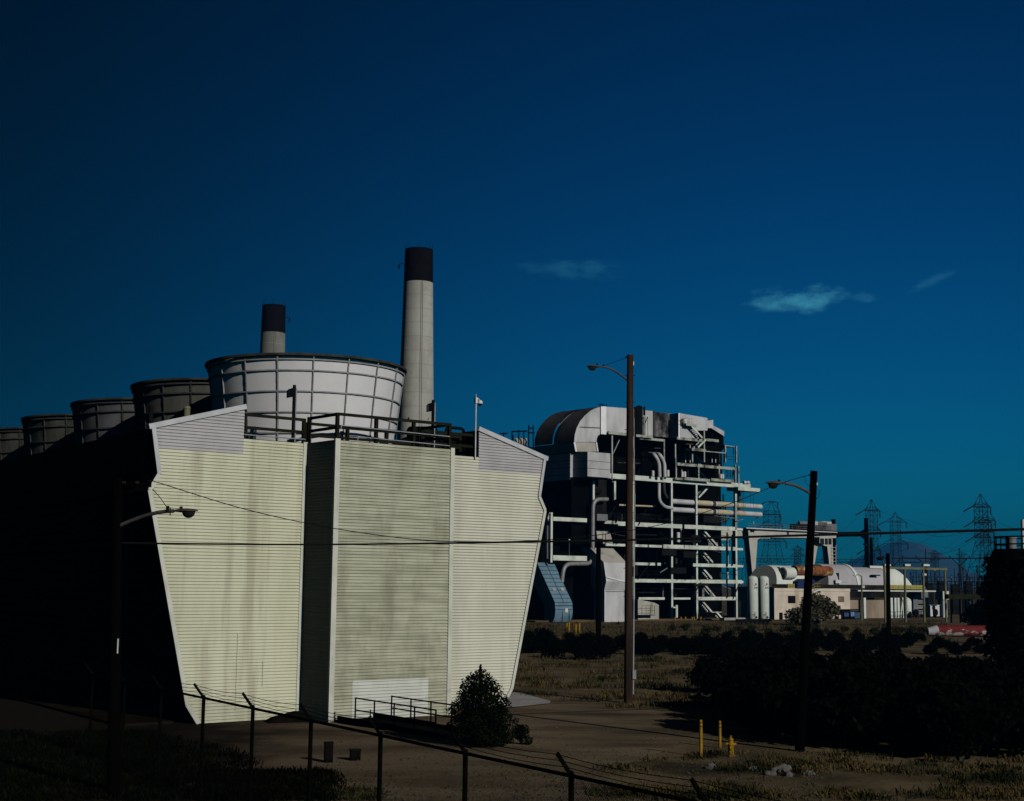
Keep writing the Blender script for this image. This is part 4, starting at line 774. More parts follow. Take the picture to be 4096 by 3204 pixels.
for x0, x1 in ((3155,3182),(3552,3620),(3621,3695)):
    p, q = tz(x0,2350).x, tz(x1,2350).x
    f = TD.part('yellow_panel', MB().box((p,.18,zb),(q,.28,zp+.05)), mYEL)
    for k in range(1,3): TD.part('seam', MB().box((p+(q-p)*k/3-.02,.165,zb),(p+(q-p)*k/3+.02,.19,zp)), mYELD, f)
    TD.part('seam', MB().box((p,.165,(zb+zp)/2-.02),(q,.19,(zb+zp)/2+.02)), mYELD, f)
w0 = tz(3352,2385); w1 = tz(3376,2408)
f = TD.part('vent_grille', MB().box((w0.x,-.06,w1.z),(w1.x,-.01,w0.z)), mDECKD)
for k in range(5): TD.part('slat', MB().box((w0.x+.05,-.1,w1.z+(w0.z-w1.z)*(k+.3)/5),(w1.x-.05,-.065,w1.z+(w0.z-w1.z)*(k+.55)/5)), mIRON, f)
for x0, x1, y0, y1 in ((3152,3182,2383,2412),(3215,3255,2380,2420)): TD.part('opening', MB().box(tz(x0,y1,-.02), tz(x1,y0,-.12)), mBLACK, label='dark equipment opening in the concrete wall')
for x0, x1, y0, y1 in ((3285,3322,2428,2478),(3117,3131,2450,2480)): TD.part('door', MB().box(tz(x0,y1,-.02), tz(x1,y0,-.15)), mBLACK)
for x in (3455,3563,3578,3590): 
    q = tz(x,2480).x; TD.part('column', MB().box((q-.3,-.3,0),(q+.3,.3,zt-1.02)), mTANK)
q = tz(3757,2480).x; TD.part('column', MB().cyl((q,-1,0),(q,-1,zt-1.3),.4,n=12), mTANK); TD.part('column_head', MB().box((q-.9,-1.5,zt-1.3),(q+.9,0,zt+.15)), mTRIM)
q = tz(3783,2480).x; TD.part('column', MB().cyl((q,0,0),(q,0,zt-1.3),.32,n=12), mTANK)
TD.part('raking_brace', MB().beam(tz(3610,2390,-.4), tz(3600,2478,-.4), .25,.25), mTANK); TD.part('raking_brace', MB().beam(tz(3608,2390,-.4), tz(3612,2478,-.4), .25,.25), mTANK)
f = TD.part('stair_stringer', MB().beam(tz(3272,2359,-.5), tz(3228,2382,-.5), .3, .3), mTRIM); TD.part('stair_stringer', MB().beam(tz(3272,2360,-.5), tz(3292,2360,-.5), .3, .3), mTRIM)
m2 = MB()
for x, y in ((3232,2370),(3246,2362),(3258,2356),(3270,2355)): m2.cyl(tz(x,y,-.7), tz(x,y-22,-.7), .04, n=5)
m2.cyl(tz(3230,2350,-.7), tz(3262,2334,-.7),.045,n=5); m2.cyl(tz(3262,2334,-.7), tz(3282,2334,-.7),.045,n=5); m2.cyl(tz(3230,2362,-.7), tz(3262,2345,-.7),.045,n=5); m2.cyl(tz(3262,2345,-.7), tz(3282,2345,-.7),.045,n=5)
TD.part('stair_rail', m2, mBOLLD)
# turbine hoods on the deck
def hood(t, name, x0, x1, ytop, ybot, b0, wid, mat, lab=None, power=2.0, n=14, e0=0, e1=0, par=None):
    A, B = tz(x0, ybot, b0), tz(x1, ybot, b0); zb_ = zt+.6; H = tz((x0+x1)/2, ytop, b0+wid/2).z-zb_; m2 = MB(); k = n+1
    secs = ((A.x, 0),(B.x, e1)) 
    for ax, ins in secs:
        for i in range(k):
            an = math.pi*i/n; cb, sb = math.cos(an), math.sin(an)
            yb = b0+wid/2-(abs(cb)**(2/power))*math.copysign(1,cb)*wid/2; zc = (abs(sb)**(2/power))*H
            m2.v.append((ax-(ins*zc/H if ax == B.x else 0)+ (e0*zc/H if ax == A.x else 0), yb, zb_+zc))
    m2.f = [(i,i+1,k+i+1,k+i) for i in range(n)]+[tuple(range(k)), tuple(range(k,2*k))]
    return t.part(name, m2, mat, par, label=lab, smooth=45)
off = TD.L
T1 = Thing('turbine', 'white turbine hood with a short round drum beside the rusty crossover pipe', 'turbine', TD.L)
hood(T1,'end_hood',3105,3172,2262,2336,.8,6.0,mTURB,power=2.3,e0=.8); hood(T1,'hood',3172,3238,2264,2336,.9,5.8,mTURB,power=2.3,e1=1.2)
p = tz(3163,2293,-.1); f = T1.part('drum', MB().cyl((p.x-.8,.9,p.z),(p.x+1.6,.9,p.z),.95,n=24), mTURB); T1.part('drum_end', MB().cyl((p.x-.86,.9,p.z),(p.x-.81,.9,p.z),.8,n=24), mWHITE, f); T1.part('drum_stain', MB().cyl((p.x-.88,.75,p.z-.45),(p.x-.861,.75,p.z-.45),.25,n=9), mRUST, f)
T1.part('roof_slab', MB().box((tz(3112,2270,2).x,1.6,tz(3112,2268,2).z-.5),(tz(3160,2268,2).x,5,tz(3112,2268,2).z)), mTURB)
T2 = Thing('turbine', 'long white turbine hood with a pale end cone above the yellow panels', 'turbine', TD.L)
hood(T2,'hood',3312,3432,2258,2335,.7,6.4,mTURG,lab='grey front section of the long turbine hood',e0=1.2); hood(T2,'flange_ring',3432,3442,2257,2335,.6,6.6,mTURB); hood(T2,'hood',3442,3562,2270,2335,.9,5.8,mTURG); hood(T2,'end_cone',3562,3655,2270,2335,.9,5.8,mTURB,lab='pale sloping end cone of the turbine hood',e1=3.2)
T2.part('hatch', MB().box(tz(3492,2303,.6), tz(3510,2299,1.2)), mIRON); T2.part('door_frame', MB().box(tz(3357,2330,.72), tz(3373,2292,1.6)), mTURG); T2.part('box', MB().box(tz(3343,2333,.3), tz(3360,2320,.6)), mWHITE); T2.part('roof_vent', MB().box(tz(3480,2272,2.8), tz(3504,2264,4.2)), mTURB)
p, q = tz(3175,2283,1.6), tz(3318,2287,1.6); t = Thing('crossover_pipe', 'rusty orange crossover pipe between the two turbine hoods', 'pipe', TD.w((p.x,1.6,p.z)))
f = t.part('pipe', MB().tube([(0,0,0),(q.x-p.x,0,0)],.85,n=20), mRUST)
for k in range(5): t.part('strap', MB().cyl(((q.x-p.x)*(k+.5)/5-.04,0,0),((q.x-p.x)*(k+.5)/5+.04,0,0),.875,n=20), mIRON, f)
t = Thing('tarpaulin_bundle', 'navy blue tarpaulin over machinery beside the yellow stair rail', 'tarpaulin', TD.w((tz(3188,2350,-.2).x,-.2,zt+.45)))
w_ = tz(3262,2350).x-tz(3188,2350).x; h_ = tz(3220,2315).z-zt-.45
t.part('cover', MB().prism([(0,0,0),(w_,0,0),(w_*1.0,0,h_*.75),(w_*.88,0,h_),(w_*.3,0,h_*.98),(w_*.06,0,h_*.7)],(0,1.1,0)), mTARP); t.part('cap', MB().cyl((w_*.85,.4,h_),(w_*.85,.4,h_+.5),.3,n=10), mWHITE)
for x0, x1, y0, y1, mt, lb in ((3378,3395,2458,2478,mCABB,'dark blue cabinet left of the bright blue one by the concrete wall'),(3404,3418,2448,2478,mCABL,'bright blue cabinet by the concrete wall'),(3420,3440,2450,2478,mCABB,'dark blue cabinet right of the bright blue one by the concrete wall')):
    p = tz(x0,y1,-2.0); q = tz(x1,y0,-2.0); t = Thing('cabinet', lb, 'cabinet', TD.w((p.x,-2.0,0)), group='blue cabinets at the turbine deck'); hh_ = max(1.0,q.z)
    t.part('case', MB().box((0,0,.1),(q.x-p.x,.7,hh_)), mt); t.part('plinth', MB().box((.03,.03,0),(q.x-p.x-.03,.67,.1)), mIRON); t.part('door_line', MB().box(((q.x-p.x)*.5-.01,-.01,.15),((q.x-p.x)*.5+.01,-.002,hh_-.05)), mIRON)
t = Thing('pipe_rack', 'black horizontal pipe rack along the foot of the concrete wall', 'rack', TD.w((tz(3352,2455,-.6).x,-.6,0))); w_ = tz(3440,2455).x-tz(3352,2455).x; zc = tz(3352,2440,-.6).z
for k in range(3): t.part('pipe', MB().cyl((0,k*.2,zc-.3*k),(w_,k*.2,zc-.3*k),.13,n=8), mIRON)
for k in range(3): t.part('post', MB().box((w_*k/2-.06,-.1,0),(w_*k/2+.06,.0,zc)), mIRON)
t = Thing('white_booth', 'small white booth with dark windows under the open deck bay', 'booth', TD.w((tz(3722,2460,1).x,1.0,0))); w_ = tz(3790,2460).x-tz(3722,2460).x; z0, z1 = tz(3735,2458,1).z, tz(3735,2420,1).z
t.part('body', MB().box((0,0,z0-.3),(w_,2.2,z1)), mWHITE)
for x0, x1 in ((.1,.28),(.62,.8)): t.part('window', MB().box((w_*x0,-.03,z0+.9),(w_*x1,-.004,z1-.25)), mGLASS)
t.part('base', MB().box((.1,.1,0),(w_-.1,2.0,z0-.3)), mIRON)
t = Thing('hopper', 'grey tapered hopper under the open deck bay', 'hopper', TD.w((tz(3655,2460,2.5).x,2.5,0))); w_ = tz(3715,2460,2.5).x-tz(3655,2460,2.5).x
t.part('body', MB().prism([(0,0,.5),(w_,0,.5),(w_,0,4.2),(w_*.75,0,5.6),(w_*.4,0,4.4),(0,0,3.6)],(0,2,0)), mGREY); t.part('leg', MB().box((.1,.1,0),(.3,.3,.5)), mIRON); t.part('leg', MB().box((w_-.3,.1,0),(w_-.1,.3,.5)), mIRON)
for k in range(3): t.part('hatch', MB().box((w_*.3,-.04,1.2+k*.9),(w_*.7,-.01,1.45+k*.9)), mIRON)
t = Thing('small_vessel', 'pale green domed vessel under the open deck bay', 'vessel', TD.w((tz(3628,2460,.6).x,.6,0))); t.part('shell', MB().lathe([(.7,.4),(.8,.6),(.8,2.8),(.6,3.2),(.2,3.45),(0,3.5)],18), mTANK); t.part('legs', MB().box((-.5,-.5,0),(-.35,.5,.5)).box((.35,-.5,0),(.5,.5,.5)), mIRON)
t = Thing('yard_rail', 'thin dark pipe rail in front of the open deck bay', 'railing', TD.w((tz(3560,2470,-2.2).x,-2.2,0))); w_ = tz(3705,2470,-2.2).x-tz(3560,2470,-2.2).x
for k in range(8): t.part('post', MB().cyl((w_*k/7,0,0),(w_*k/7,0,1.1),.04,n=5), mIRON)
for z in (.55,1.08): t.part('rail', MB().cyl((0,0,z),(w_,0,z),.04,n=5), mIRON)
for nm, x, lb in (('valve_wheel',3668,'round black valve wheel in front of the grey hopper'),('valve_wheel',3745,'round black valve wheel in front of the white booth')):
    p = TD.w((tz(x,2470,-1.5).x,-1.5,0)); t = Thing(nm, lb, 'valve', p); t.part('wheel', MB().cyl((0,0,.9),(0,.3,.9),.6,n=16), mBLACK); t.part('stand', MB().box((-.12,.05,0),(.12,.25,.5)), mBLACK)
# mossy goal-post frames carrying pipes
GP = Thing('goal_post_portal', 'mossy green goal-post portal before the turbine hoods', 'portal', onz(3537, 2492))
def gz(x, y): return GP.pb(x, y, 0)
for x, y0, y1 in ((3537,2257,2492),(3618,2268,2480),(3692,2262,2492),(3779,2270,2505)):
    p = gz(x,y0); GP.part('post', MB().cyl((p.x,0,0),(p.x,0,p.z),.17,n=10), mGREEN)
p, q = gz(3547,2271), gz(3785,2271); GP.part('cross_beam', MB().box((p.x,-.16,p.z-.16),(q.x,.16,p.z+.16)), mGREEN)
for x, d in ((3537,22),(3618,20),(3692,22)): 
    p, q = gz(x,2260), gz(x+d,2262); GP.part('arm', MB().box((p.x-.1,-.2,p.z-.15),(q.x,.2,p.z+.15)), mTANK)
GP.part('insulator', MB().lathe([(.1,0),(.28,.1),(.1,.2),(.28,.3),(.1,.4),(.28,.5),(.1,.6)],12,gz(3697,2290)), mYELD)
GP.part('lamp', MB().box(gz(3690,2302), gz(3706,2294)+V((0,.3,0))), mWHITE)
# ------------------------------------------------------------------ gantry crane
GC = Thing('gantry_crane', 'white gantry crane with tapered legs and a cab behind the turbine hoods', 'crane', onY(3015, 2470, 246))
def cz(x, y, b=0.0): return GC.pb(x, y, b)
P = [cz(2992,2117),cz(3325,2135),cz(3325,2152),cz(3290,2156),cz(3070,2150),cz(3045,2152),cz(3030,2160),cz(2996,2160)]
zg = P[0].z; dzg = .0
GC.part('girder', MB().prism([cz(2992,2116),cz(3345,2134),cz(3345,2152),cz(3048,2150),cz(3030,2158),cz(2996,2158)],(0,1.4,0)), mCRANE)
GC.part('girder', MB().prism([q+V((0,7,0)) for q in (cz(2992,2116),cz(3345,2134),cz(3345,2152),cz(3048,2150),cz(3030,2158),cz(2996,2158))],(0,1.4,0)), mCRANE)
GC.part('walkway', MB().prism([cz(2985,2110,-.6),cz(3350,2128,-.6),cz(3350,2131,-.6),cz(2985,2114,-.6)],(0,2.2,0)), mWHITE)
m2 = MB()
for k in range(15): x = 2995+350*k/14; y = 2111+17.5*k/14; m2.cyl(cz(x,y,-.5), cz(x,y-16,-.5), .03, n=4)
for dy in (16,8): m2.cyl(cz(2995,2111-dy,-.5), cz(3345,2128-dy,-.5), .03, n=4)
GC.part('handrail', m2, mGREY)
GC.part('leg', MB().prism([cz(2996,2157),cz(3030,2157),cz(3021,2300),cz(3021,2470),cz(3010,2470),cz(3010,2300)],(0,1.2,0)), mCRANE)
GC.part('leg', MB().prism([cz(3276,2152,6),cz(3245,2152,6),cz(3240,2260,6),cz(3240,2465,6),cz(3258,2465,6),cz(3258,2260,6)],(0,1.2,0)), mCRANE); GC.part('leg', MB().prism([cz(3306,2160),cz(3330,2160),cz(3334,2262),cz(3334,2465),cz(3318,2465),cz(3318,2262)],(0,1.2,0)), mCRANE)
cb_ = GC.part('cab', MB().prism([cz(3278,2148,-1.5),cz(3330,2148,-1.5),cz(3330,2184,-1.5),cz(3300,2184,-1.5),cz(3278,2172,-1.5)],(0,2,0)), mCRANE)
for x0, x1 in ((3281,3296),(3300,3311),(3314,3326)): GC.part('cab_window', MB().box(cz(x0,2178,-1.53), cz(x1,2154,-1.51)), mGLASS, cb_)
m2 = MB()
for k in range(9): m2.cyl(cz(3330,2190+14*k,-.3), cz(3344,2190+14*k,-.3), .04, n=4)
m2.cyl(cz(3330,2180,-.3), cz(3330,2310,-.3), .05, n=4); m2.cyl(cz(3344,2180,-.3), cz(3344,2310,-.3), .05, n=4); GC.part('ladder', m2, mWHITE)
for x0, x1, y0, y1, mt in ((3256,3266,2088,2112,mCRANE),(3272,3282,2090,2113,mGREY),(3288,3300,2088,2114,mCRANE),(3306,3320,2097,2116,mGREY)): GC.part('hoist_box', MB().box(cz(x0,y1+6,1), cz(x1,y0,2.5)), mt)
GC.part('hoist_drum', MB().cyl(cz(3195,2092,1.5), cz(3232,2092,1.5), .32, n=12), mGREY); GC.part('trolley', MB().box(cz(3185,2122,1), cz(3300,2104,2.5)), mDARKG)
for x in (3013,3153,3225): GC.part('lamp', MB().box(cz(x-4,2123,-.5), cz(x+6,2117,-.1)), mIRON)
GC.part('rope', MB().cyl(cz(3015,2105,-.2), cz(3014,2085,-.2), .05, n=5), mWHITE)
mk = tri([(-.35,.3),(.35,.3),(.2,-.3),(-.2,-.3)], mNAVY); o_ = inst('emblem', mk, GC.o, tuple(cz(3152,2136,-.02)), (math.pi/2,0,0))
# ------------------------------------------------------------------ timber poles with cobra-head lamps
def cobra(t, tip, root, sag_up, head_len, flip=1):              # arm from root (on pole) to tip, lamp head beyond tip
    root, tip = V(root), V(tip); d = tip-root; hd = V((d.x, d.y, 0)).normalized()
    pts = [root, root+d*.35+ZZ*(d.z*.30), root+d*.7+ZZ*(d.z*.25), tip]
    pts = [root]+[root.lerp(tip, k/8)+ZZ*(math.sin(math.pi*.5*k/8)-k/8)*d.z for k in range(1, 9)]
    t.part('arm', MB().tube(pts, [.05]*len(pts), n=8), mLAMP)
    n = 12; m2 = MB(); secs = [(0,.05,.05,.05),(.12,.09,.07,.07),(.35,.17,.10,.13),(.6,.2,.1,.12),(.85,.15,.08,.06),(1,.03,.03,.02)]
    sd = hd.cross(ZZ)
    for u_, w_, hu, hl in secs:
        c = tip+hd*(u_*head_len)
        for i in range(n):
            a = 2*math.pi*i/n; m2.v.append(tuple(c+sd*(w_*head_len/1.0*math.cos(a))+ZZ*((hu if math.sin(a) > 0 else hl*.5)*math.sin(a)*head_len)))
    m2.f = [(k*n+i,k*n+(i+1)%n,(k+1)*n+(i+1)%n,(k+1)*n+i) for k in range(len(secs)-1) for i in range(n)]+[tuple(range(n)),tuple(range((len(secs)-1)*n,len(secs)*n))]
    h = t.part('lamp_head', m2, mLAMP, smooth=50)
    m2 = MB(); m2.sphere((0,0,0),1,14,8)
    c = tip+hd*(.62*head_len)-ZZ*.03*head_len
    m2.v = [tuple(c+hd*(v_[0]*.27*head_len)+sd*(v_[1]*.15*head_len)+ZZ*(min(0,v_[2])*.24*head_len)) for v_ in m2.v]
    t.part('lens_bowl', m2, mGLASS, h, smooth=60)
    t.part('photocell', MB().cyl(tip+hd*(.3*head_len)+ZZ*.1*head_len, tip+hd*(.3*head_len)+ZZ*.17*head_len,.06*head_len,n=8), mIRON, h)
# centre pole
cp = onz(2512, 2812); t = CP = Thing('lamp_pole', 'tall brown wooden lamp pole standing before the boiler house', 'lamp post', cp, 0, 'wooden lamp poles'); ct = t.l(onY(2521, 1420, cp.y))
t.part('pole', MB().cyl((0,0,-.3), ct, .2, .155, n=14), mWOOD); t.part('conduit', MB().cyl((.23,-.08,.4), (ct.x+.2,-.05,ct.z-6.6), .035, n=6), mPIPE); t.part('conduit', MB().cyl((ct.x+.2,-.05,ct.z-6.6),(ct.x+.17,0,ct.z-3), .02, n=6), mPIPE)
t.part('meter_box', MB().box((.2,-.2,1.1),(.36,0,1.5)), mPIPE); t.part('insulator', MB().box((.14,-.06,ct.z-.5),(.28,.06,ct.z-.32)), mWHITE)
for k in range(9): t.part('pole_step', MB().cyl((ct.x*(.3+k*.08)-.25,0,ct.z*(.3+k*.08)),(ct.x*(.3+k*.08)+.24,0,ct.z*(.3+k*.08)),.015,n=5), mIRON)
tip = t.l(onY(2408, 1467, cp.y-.3)); root = t.l(onY(2513, 1524, cp.y)); cobra(t, tip, root, 0, .78)
t.part('guy_wire', MB().tube([t.l(onY(2414,1463,cp.y-.3)), t.l(onY(2515,1428,cp.y))], .012, n=4), mIRON); t.part('bracket', MB().box(t.l(onY(2501,1432,cp.y)), t.l(onY(2515,1425,cp.y-.1))), mIRON); t.part('clamp', MB().cyl(t.l(onY(2413,1467,cp.y-.3)), t.l(onY(2413,1458,cp.y-.3)), .03, n=6), mIRON)
# right pole, leaning
rp = onz(3196, 3005); t = RP = Thing('lamp_pole', 'dark leaning wooden lamp pole rising from the black bushes', 'lamp post', rp, 0, 'wooden lamp poles'); rt = t.l(onY(3256, 1884, rp.y))
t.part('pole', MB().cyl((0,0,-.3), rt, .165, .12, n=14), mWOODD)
tip = t.l(onY(3140, 1934, rp.y-.3)); root = t.l(onY(3245, 1976, rp.y)); cobra(t, tip, root, 0, .73)
t.part('bracket', MB().cyl(t.l(onY(3236,1900,rp.y)), t.l(onY(3250,1900,rp.y)), .03, n=6), mIRON); t.part('insulator', MB().cyl(t.l(onY(3266,1930,rp.y)), t.l(onY(3266,1941,rp.y)), .04, n=8), mWHITE)
t.part('jumper_wire', MB().tube([t.l(onY(3219,1905,rp.y)), t.l(onY(3221,1930,rp.y)), t.l(onY(3234,1942,rp.y)), t.l(onY(3243,1942,rp.y))], .008, n=4), mIRON); t.part('jumper_wire', MB().tube([t.l(onY(3262,2000,rp.y)), t.l(onY(3276,1985,rp.y)), t.l(onY(3278,1960,rp.y))], .008, n=4), mIRON)
# left pole
lp = onz(455, 3180); t = LP = Thing('lamp_pole', 'black wooden lamp pole in front of the tower side wall', 'lamp post', lp, 0, 'wooden lamp poles'); lt = t.l(onY(470, 1912, lp.y))
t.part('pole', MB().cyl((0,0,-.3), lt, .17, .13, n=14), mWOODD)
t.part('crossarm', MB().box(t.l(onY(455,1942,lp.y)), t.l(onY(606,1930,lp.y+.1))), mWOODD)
for x in (495,548): t.part('insulator', MB().cyl(t.l(onY(x-5,1931,lp.y-.02)), t.l(onY(x+8,1931,lp.y-.02)), .045, n=8), mYELD)
t.part('insulator', MB().box(t.l(onY(594,1948,lp.y)), t.l(onY(607,1920,lp.y+.08))), mIRON)
t.part('reflector_strip', MB().box((-.03,-.2,t.l(onY(452,2612,lp.y)).z),(.0,-.17,t.l(onY(452,2553,lp.y)).z)), mTRIM)
tip = t.l(onY(695, 2044, lp.y-.4)); root = t.l(onY(462, 2110, lp.y)); cobra(t, tip, root, 0, .68)
t.part('guy_wire', MB().tube([t.l(onY(610,1956,lp.y)), t.l(onY(640,1990,lp.y)), t.l(onY(668,2030,lp.y-.4))], .01, n=4), mIRON); t.part('clamp', MB().box(t.l(onY(663,2050,lp.y-.42)), t.l(onY(678,2024,lp.y-.35))), mIRON); t.part('clamp', MB().box(t.l(onY(678,2062,lp.y-.42)), t.l(onY(684,2030,lp.y-.38))), mIRON)
# overhead cables
def cable(lb, pts, r, mat=mIRON, n=5, name='overhead_cable', grp=None, z0=None):
    t = MB().tube(pts, r, n=n).obj(name, mat); tag(t, lb, 'cable', grp); return t
def lerp_pts(ctrl, m=10):                                       # Catmull-Rom through control points
    c = [V(q) for q in ctrl]; c = [c[0]*2-c[1]]+c+[c[-1]*2-c[-2]]; out = []
    for i in range(1, len(c)-2):
        for k in range(m):
            s_ = k/m; a, b, d, e = c[i-1], c[i], c[i+1], c[i+2]
            out.append(.5*((2*b)+(d-a)*s_+(2*a-5*b+4*d-e)*s_*s_+(3*b-a-3*d+e)*s_**3))
    return out+[c[-2]]
lY, rY = lp.y, rp.y
def dY(x): return lY+(rY-lY)*(x-455)/(3230-455)
cable('thick black aerial cable crossing the whole yard in front of the cream siding', lerp_pts([onY(x, y, dY(x)) for x, y in ((455,2172),(1200,2178),(1900,2171),(2600,2158),(3225,2141),(4200,2114))], 8), [.024+.03*min(1,k/40)**2 for k in range(41)])
cable('thin black wire sagging from the black left pole to the leaning right pole', lerp_pts([onY(x, y, dY(x)) for x, y in ((606,1922),(1000,2042),(1400,2124),(1780,2165),(2200,2158),(2600,2108),(2900,2022),(3110,1938),(3240,1898))], 8), .013)
# ------------------------------------------------------------------ chain-link fence with barbed-wire arms
FT = 2.4; fl = [(215,2625),(370,2660),(580,2725),(815,2786),(1025,2832),(1265,2890),(1522,2944),(1868,3012),(2285,3094),(2760,3200)]
fp = [onz(x, y, FT) for x, y in fl]; n0 = V((fp[3].x, fp[3].y, 0)); dl = V((fp[8].x-fp[3].x, fp[8].y-fp[3].y, 0)); stp = dl/5
posts = [n0+stp*k for k in range(-3, 8)]; o0 = posts[0]
FE = Thing('chain_link_fence', 'dark chain-link fence with barbed wire running across the foreground yard', 'fence', o0, 0)
din = V((-dl.y, dl.x, 0)).normalized(); sgn = -1 if din.dot(V((-1,.3,0))) < 0 else 1
armd = (V((-.25,-.05,0))*1.0); L_ = posts[-1]-o0
dn = dl.normalized(); outd = V((dn.y,-dn.x,0)); outd = outd if outd.x < 0 or outd.y < 0 else -outd
for p in posts:
    q = p-o0; r = .048
    f = FE.part('post', MB().cyl(q, q+ZZ*FT, r, n=9), mFENCE); a1 = q+ZZ*(FT+.02); a2 = a1+outd*.28+ZZ*.32
    FE.part('barb_arm', MB().beam(a1-ZZ*.05, a2, .04, .06), mFENCE, f); FE.part('post_cap', MB().sphere(q+ZZ*FT, .05, 8, 6), mFENCE, f)
for a, b in zip(posts, posts[1:]):
    FE.part('top_rail', MB().cyl(a-o0+ZZ*(FT-.04), b-o0+ZZ*(FT-.04), .034, n=7), mFENCE)
for k in range(3):
    c = ZZ*(FT+.02+.32*(k+1)/3-.02)+outd*(.28*(k+1)/3); m2 = MB(); pts = []
    for a, b in zip(posts, posts[1:]):
        for s_ in (0,.25,.5,.75): pts.append(a.lerp(b, s_)-o0+c-ZZ*(.05*math.sin(math.pi*s_)))
    FE.part('barbed_wire', m2.tube(pts+[L_+c],   .008, n=3), mFENCE)
m2 = MB(); ln = L_.length; step = .06; k = 0; hgt = FT-.08; x = -hgt
while x < ln:
    for sg in (1, -1):
        xa, xb = (x, x+hgt) if sg > 0 else (x+hgt, x); za, zb_ = .04, hgt
        if xa < 0 or xb < 0 or xa > ln or xb > ln:
            lo_, hi_ = max(0, min(xa, xb)), min(ln, max(xa, xb)); f0 = (lo_-xa)/(xb-xa); f1 = (hi_-xa)/(xb-xa); f0, f1 = min(f0, f1), max(f0, f1); za, zb_ = .04+(hgt-.04)*f0, .04+(hgt-.04)*f1; xa, xb = xa+(xb-xa)*f0, xa+(xb-xa)*f1
        if abs(zb_-za) < .02: continue
        a, b = dn*xa+ZZ*za, dn*xb+ZZ*zb_; w_ = V((0,0,1)).cross((b-a).normalized()).normalized(); e = dn*.0034; m2.add([a-e+outd*.002*sg, a+e+outd*.002*sg, b+e+outd*.002*sg, b-e+outd*.002*sg], [(0,1,2,3)])
    x += step
FE.part('wire_mesh', m2, mFENCE, smooth=0, kind='stuff')
# ------------------------------------------------------------------ distant poles, portals and pylons
def far_pole(x, y0, Y, lb, r=.2, lean=0, extra=None):
    p = onY(x, 2400, Y); p.z = 0; t = Thing('timber_pole', lb, 'pole', p, 0, 'distant timber poles'); top = t.l(onY(x, y0, Y)); t.part('pole', MB().cyl((-lean,0,-.2), top, r*1.15, r, n=10), mWOODD); t.part('pole_cap', MB().cyl(top, top+ZZ*.12, r*1.05, r*.6, n=10), mIRON); return t, top
t, top = far_pole(2394, 2160, 120, 'thin dark pole with a short crossarm before the silver duct', .2)
t.part('crossarm', MB().box(t.l(onY(2394,2167,120)), t.l(onY(2500,2163,120.3))), mIRON); t.part('transformer', MB().cyl(t.l(onY(2404,2175,119.8)), t.l(onY(2404,2155,119.8)), .16, n=8), mIRON)
t, top = far_pole(3551, 2218, 120, 'dark pole with a small street lamp before the long turbine hood', .17)
t.part('lamp_arm', MB().tube([t.l(onY(3548,2240,120)), t.l(onY(3536,2228,120)), t.l(onY(3522,2230,120))], .04, n=6), mIRON); t.part('lamp_head', MB().sphere(t.l(onY(3520,2234,120)), .32, 10, 6, (1,.6,.5)), mIRON)
p = onz(3447, 2485); t = Thing('street_lamp', 'slim curved street lamp in front of the grey turbine hood', 'lamp post', p, 0); t.part('pole', MB().cyl((0,0,0), t.l(onY(3447,2305,p.y)), .13, .09, n=8), mGREEN)
t.part('arm', MB().tube([t.l(onY(3447,2308,p.y)), t.l(onY(3441,2301,p.y)), t.l(onY(3430,2299,p.y)), t.l(onY(3420,2302,p.y))], .07, n=6), mGREEN); t.part('lamp_head', MB().sphere(t.l(onY(3418,2302,p.y)), .25, 10, 6, (1.2,.6,.4)), mTANK)
t.part('sign', MB().box(t.l(onY(3450,2352,p.y)), t.l(onY(3461,2342,p.y+.05))), mWHITE)
PF = Thing('pole_portal', 'dark heavy portal of paired poles beside the gantry crane cab', 'portal', onY(3400, 2400, 300)*V((1,1,0)) if False else (lambda q: V((q.x,q.y,0)))(onY(3400,2400,300)), 0)
for x, y0, w_ in ((3333,2077,.55),(3464,2072,.5),(3484,2150,.4)): top = PF.l(onY(x, y0, 300)); PF.part('pole', MB().cyl((top.x,0,-.2), top, w_*1.15, w_*.85, n=10), mWOODD)
a, b = PF.l(onY(3333,2138,300)), PF.l(onY(3464,2136,300)); PF.part('cross_beam', MB().beam(a, b, .6, 1.0), mWOODD)
for x, s_ in ((3343,1),(3454,-1)): q = PF.l(onY(x,2137,300)); PF.part('knee_brace', MB().prism([(q.x-s_*.4,-.15,q.z-1.3),(q.x+s_*.8,-.15,q.z-.35),(q.x+s_*.8,-.15,q.z+.35),(q.x-s_*.4,-.15,q.z+1.2)],(0,.3,0)), mWOODD)
PF.part('switch_box', MB().box(PF.l(onY(3455,2182,299.5)), PF.l(onY(3480,2174,300))), mIRON)
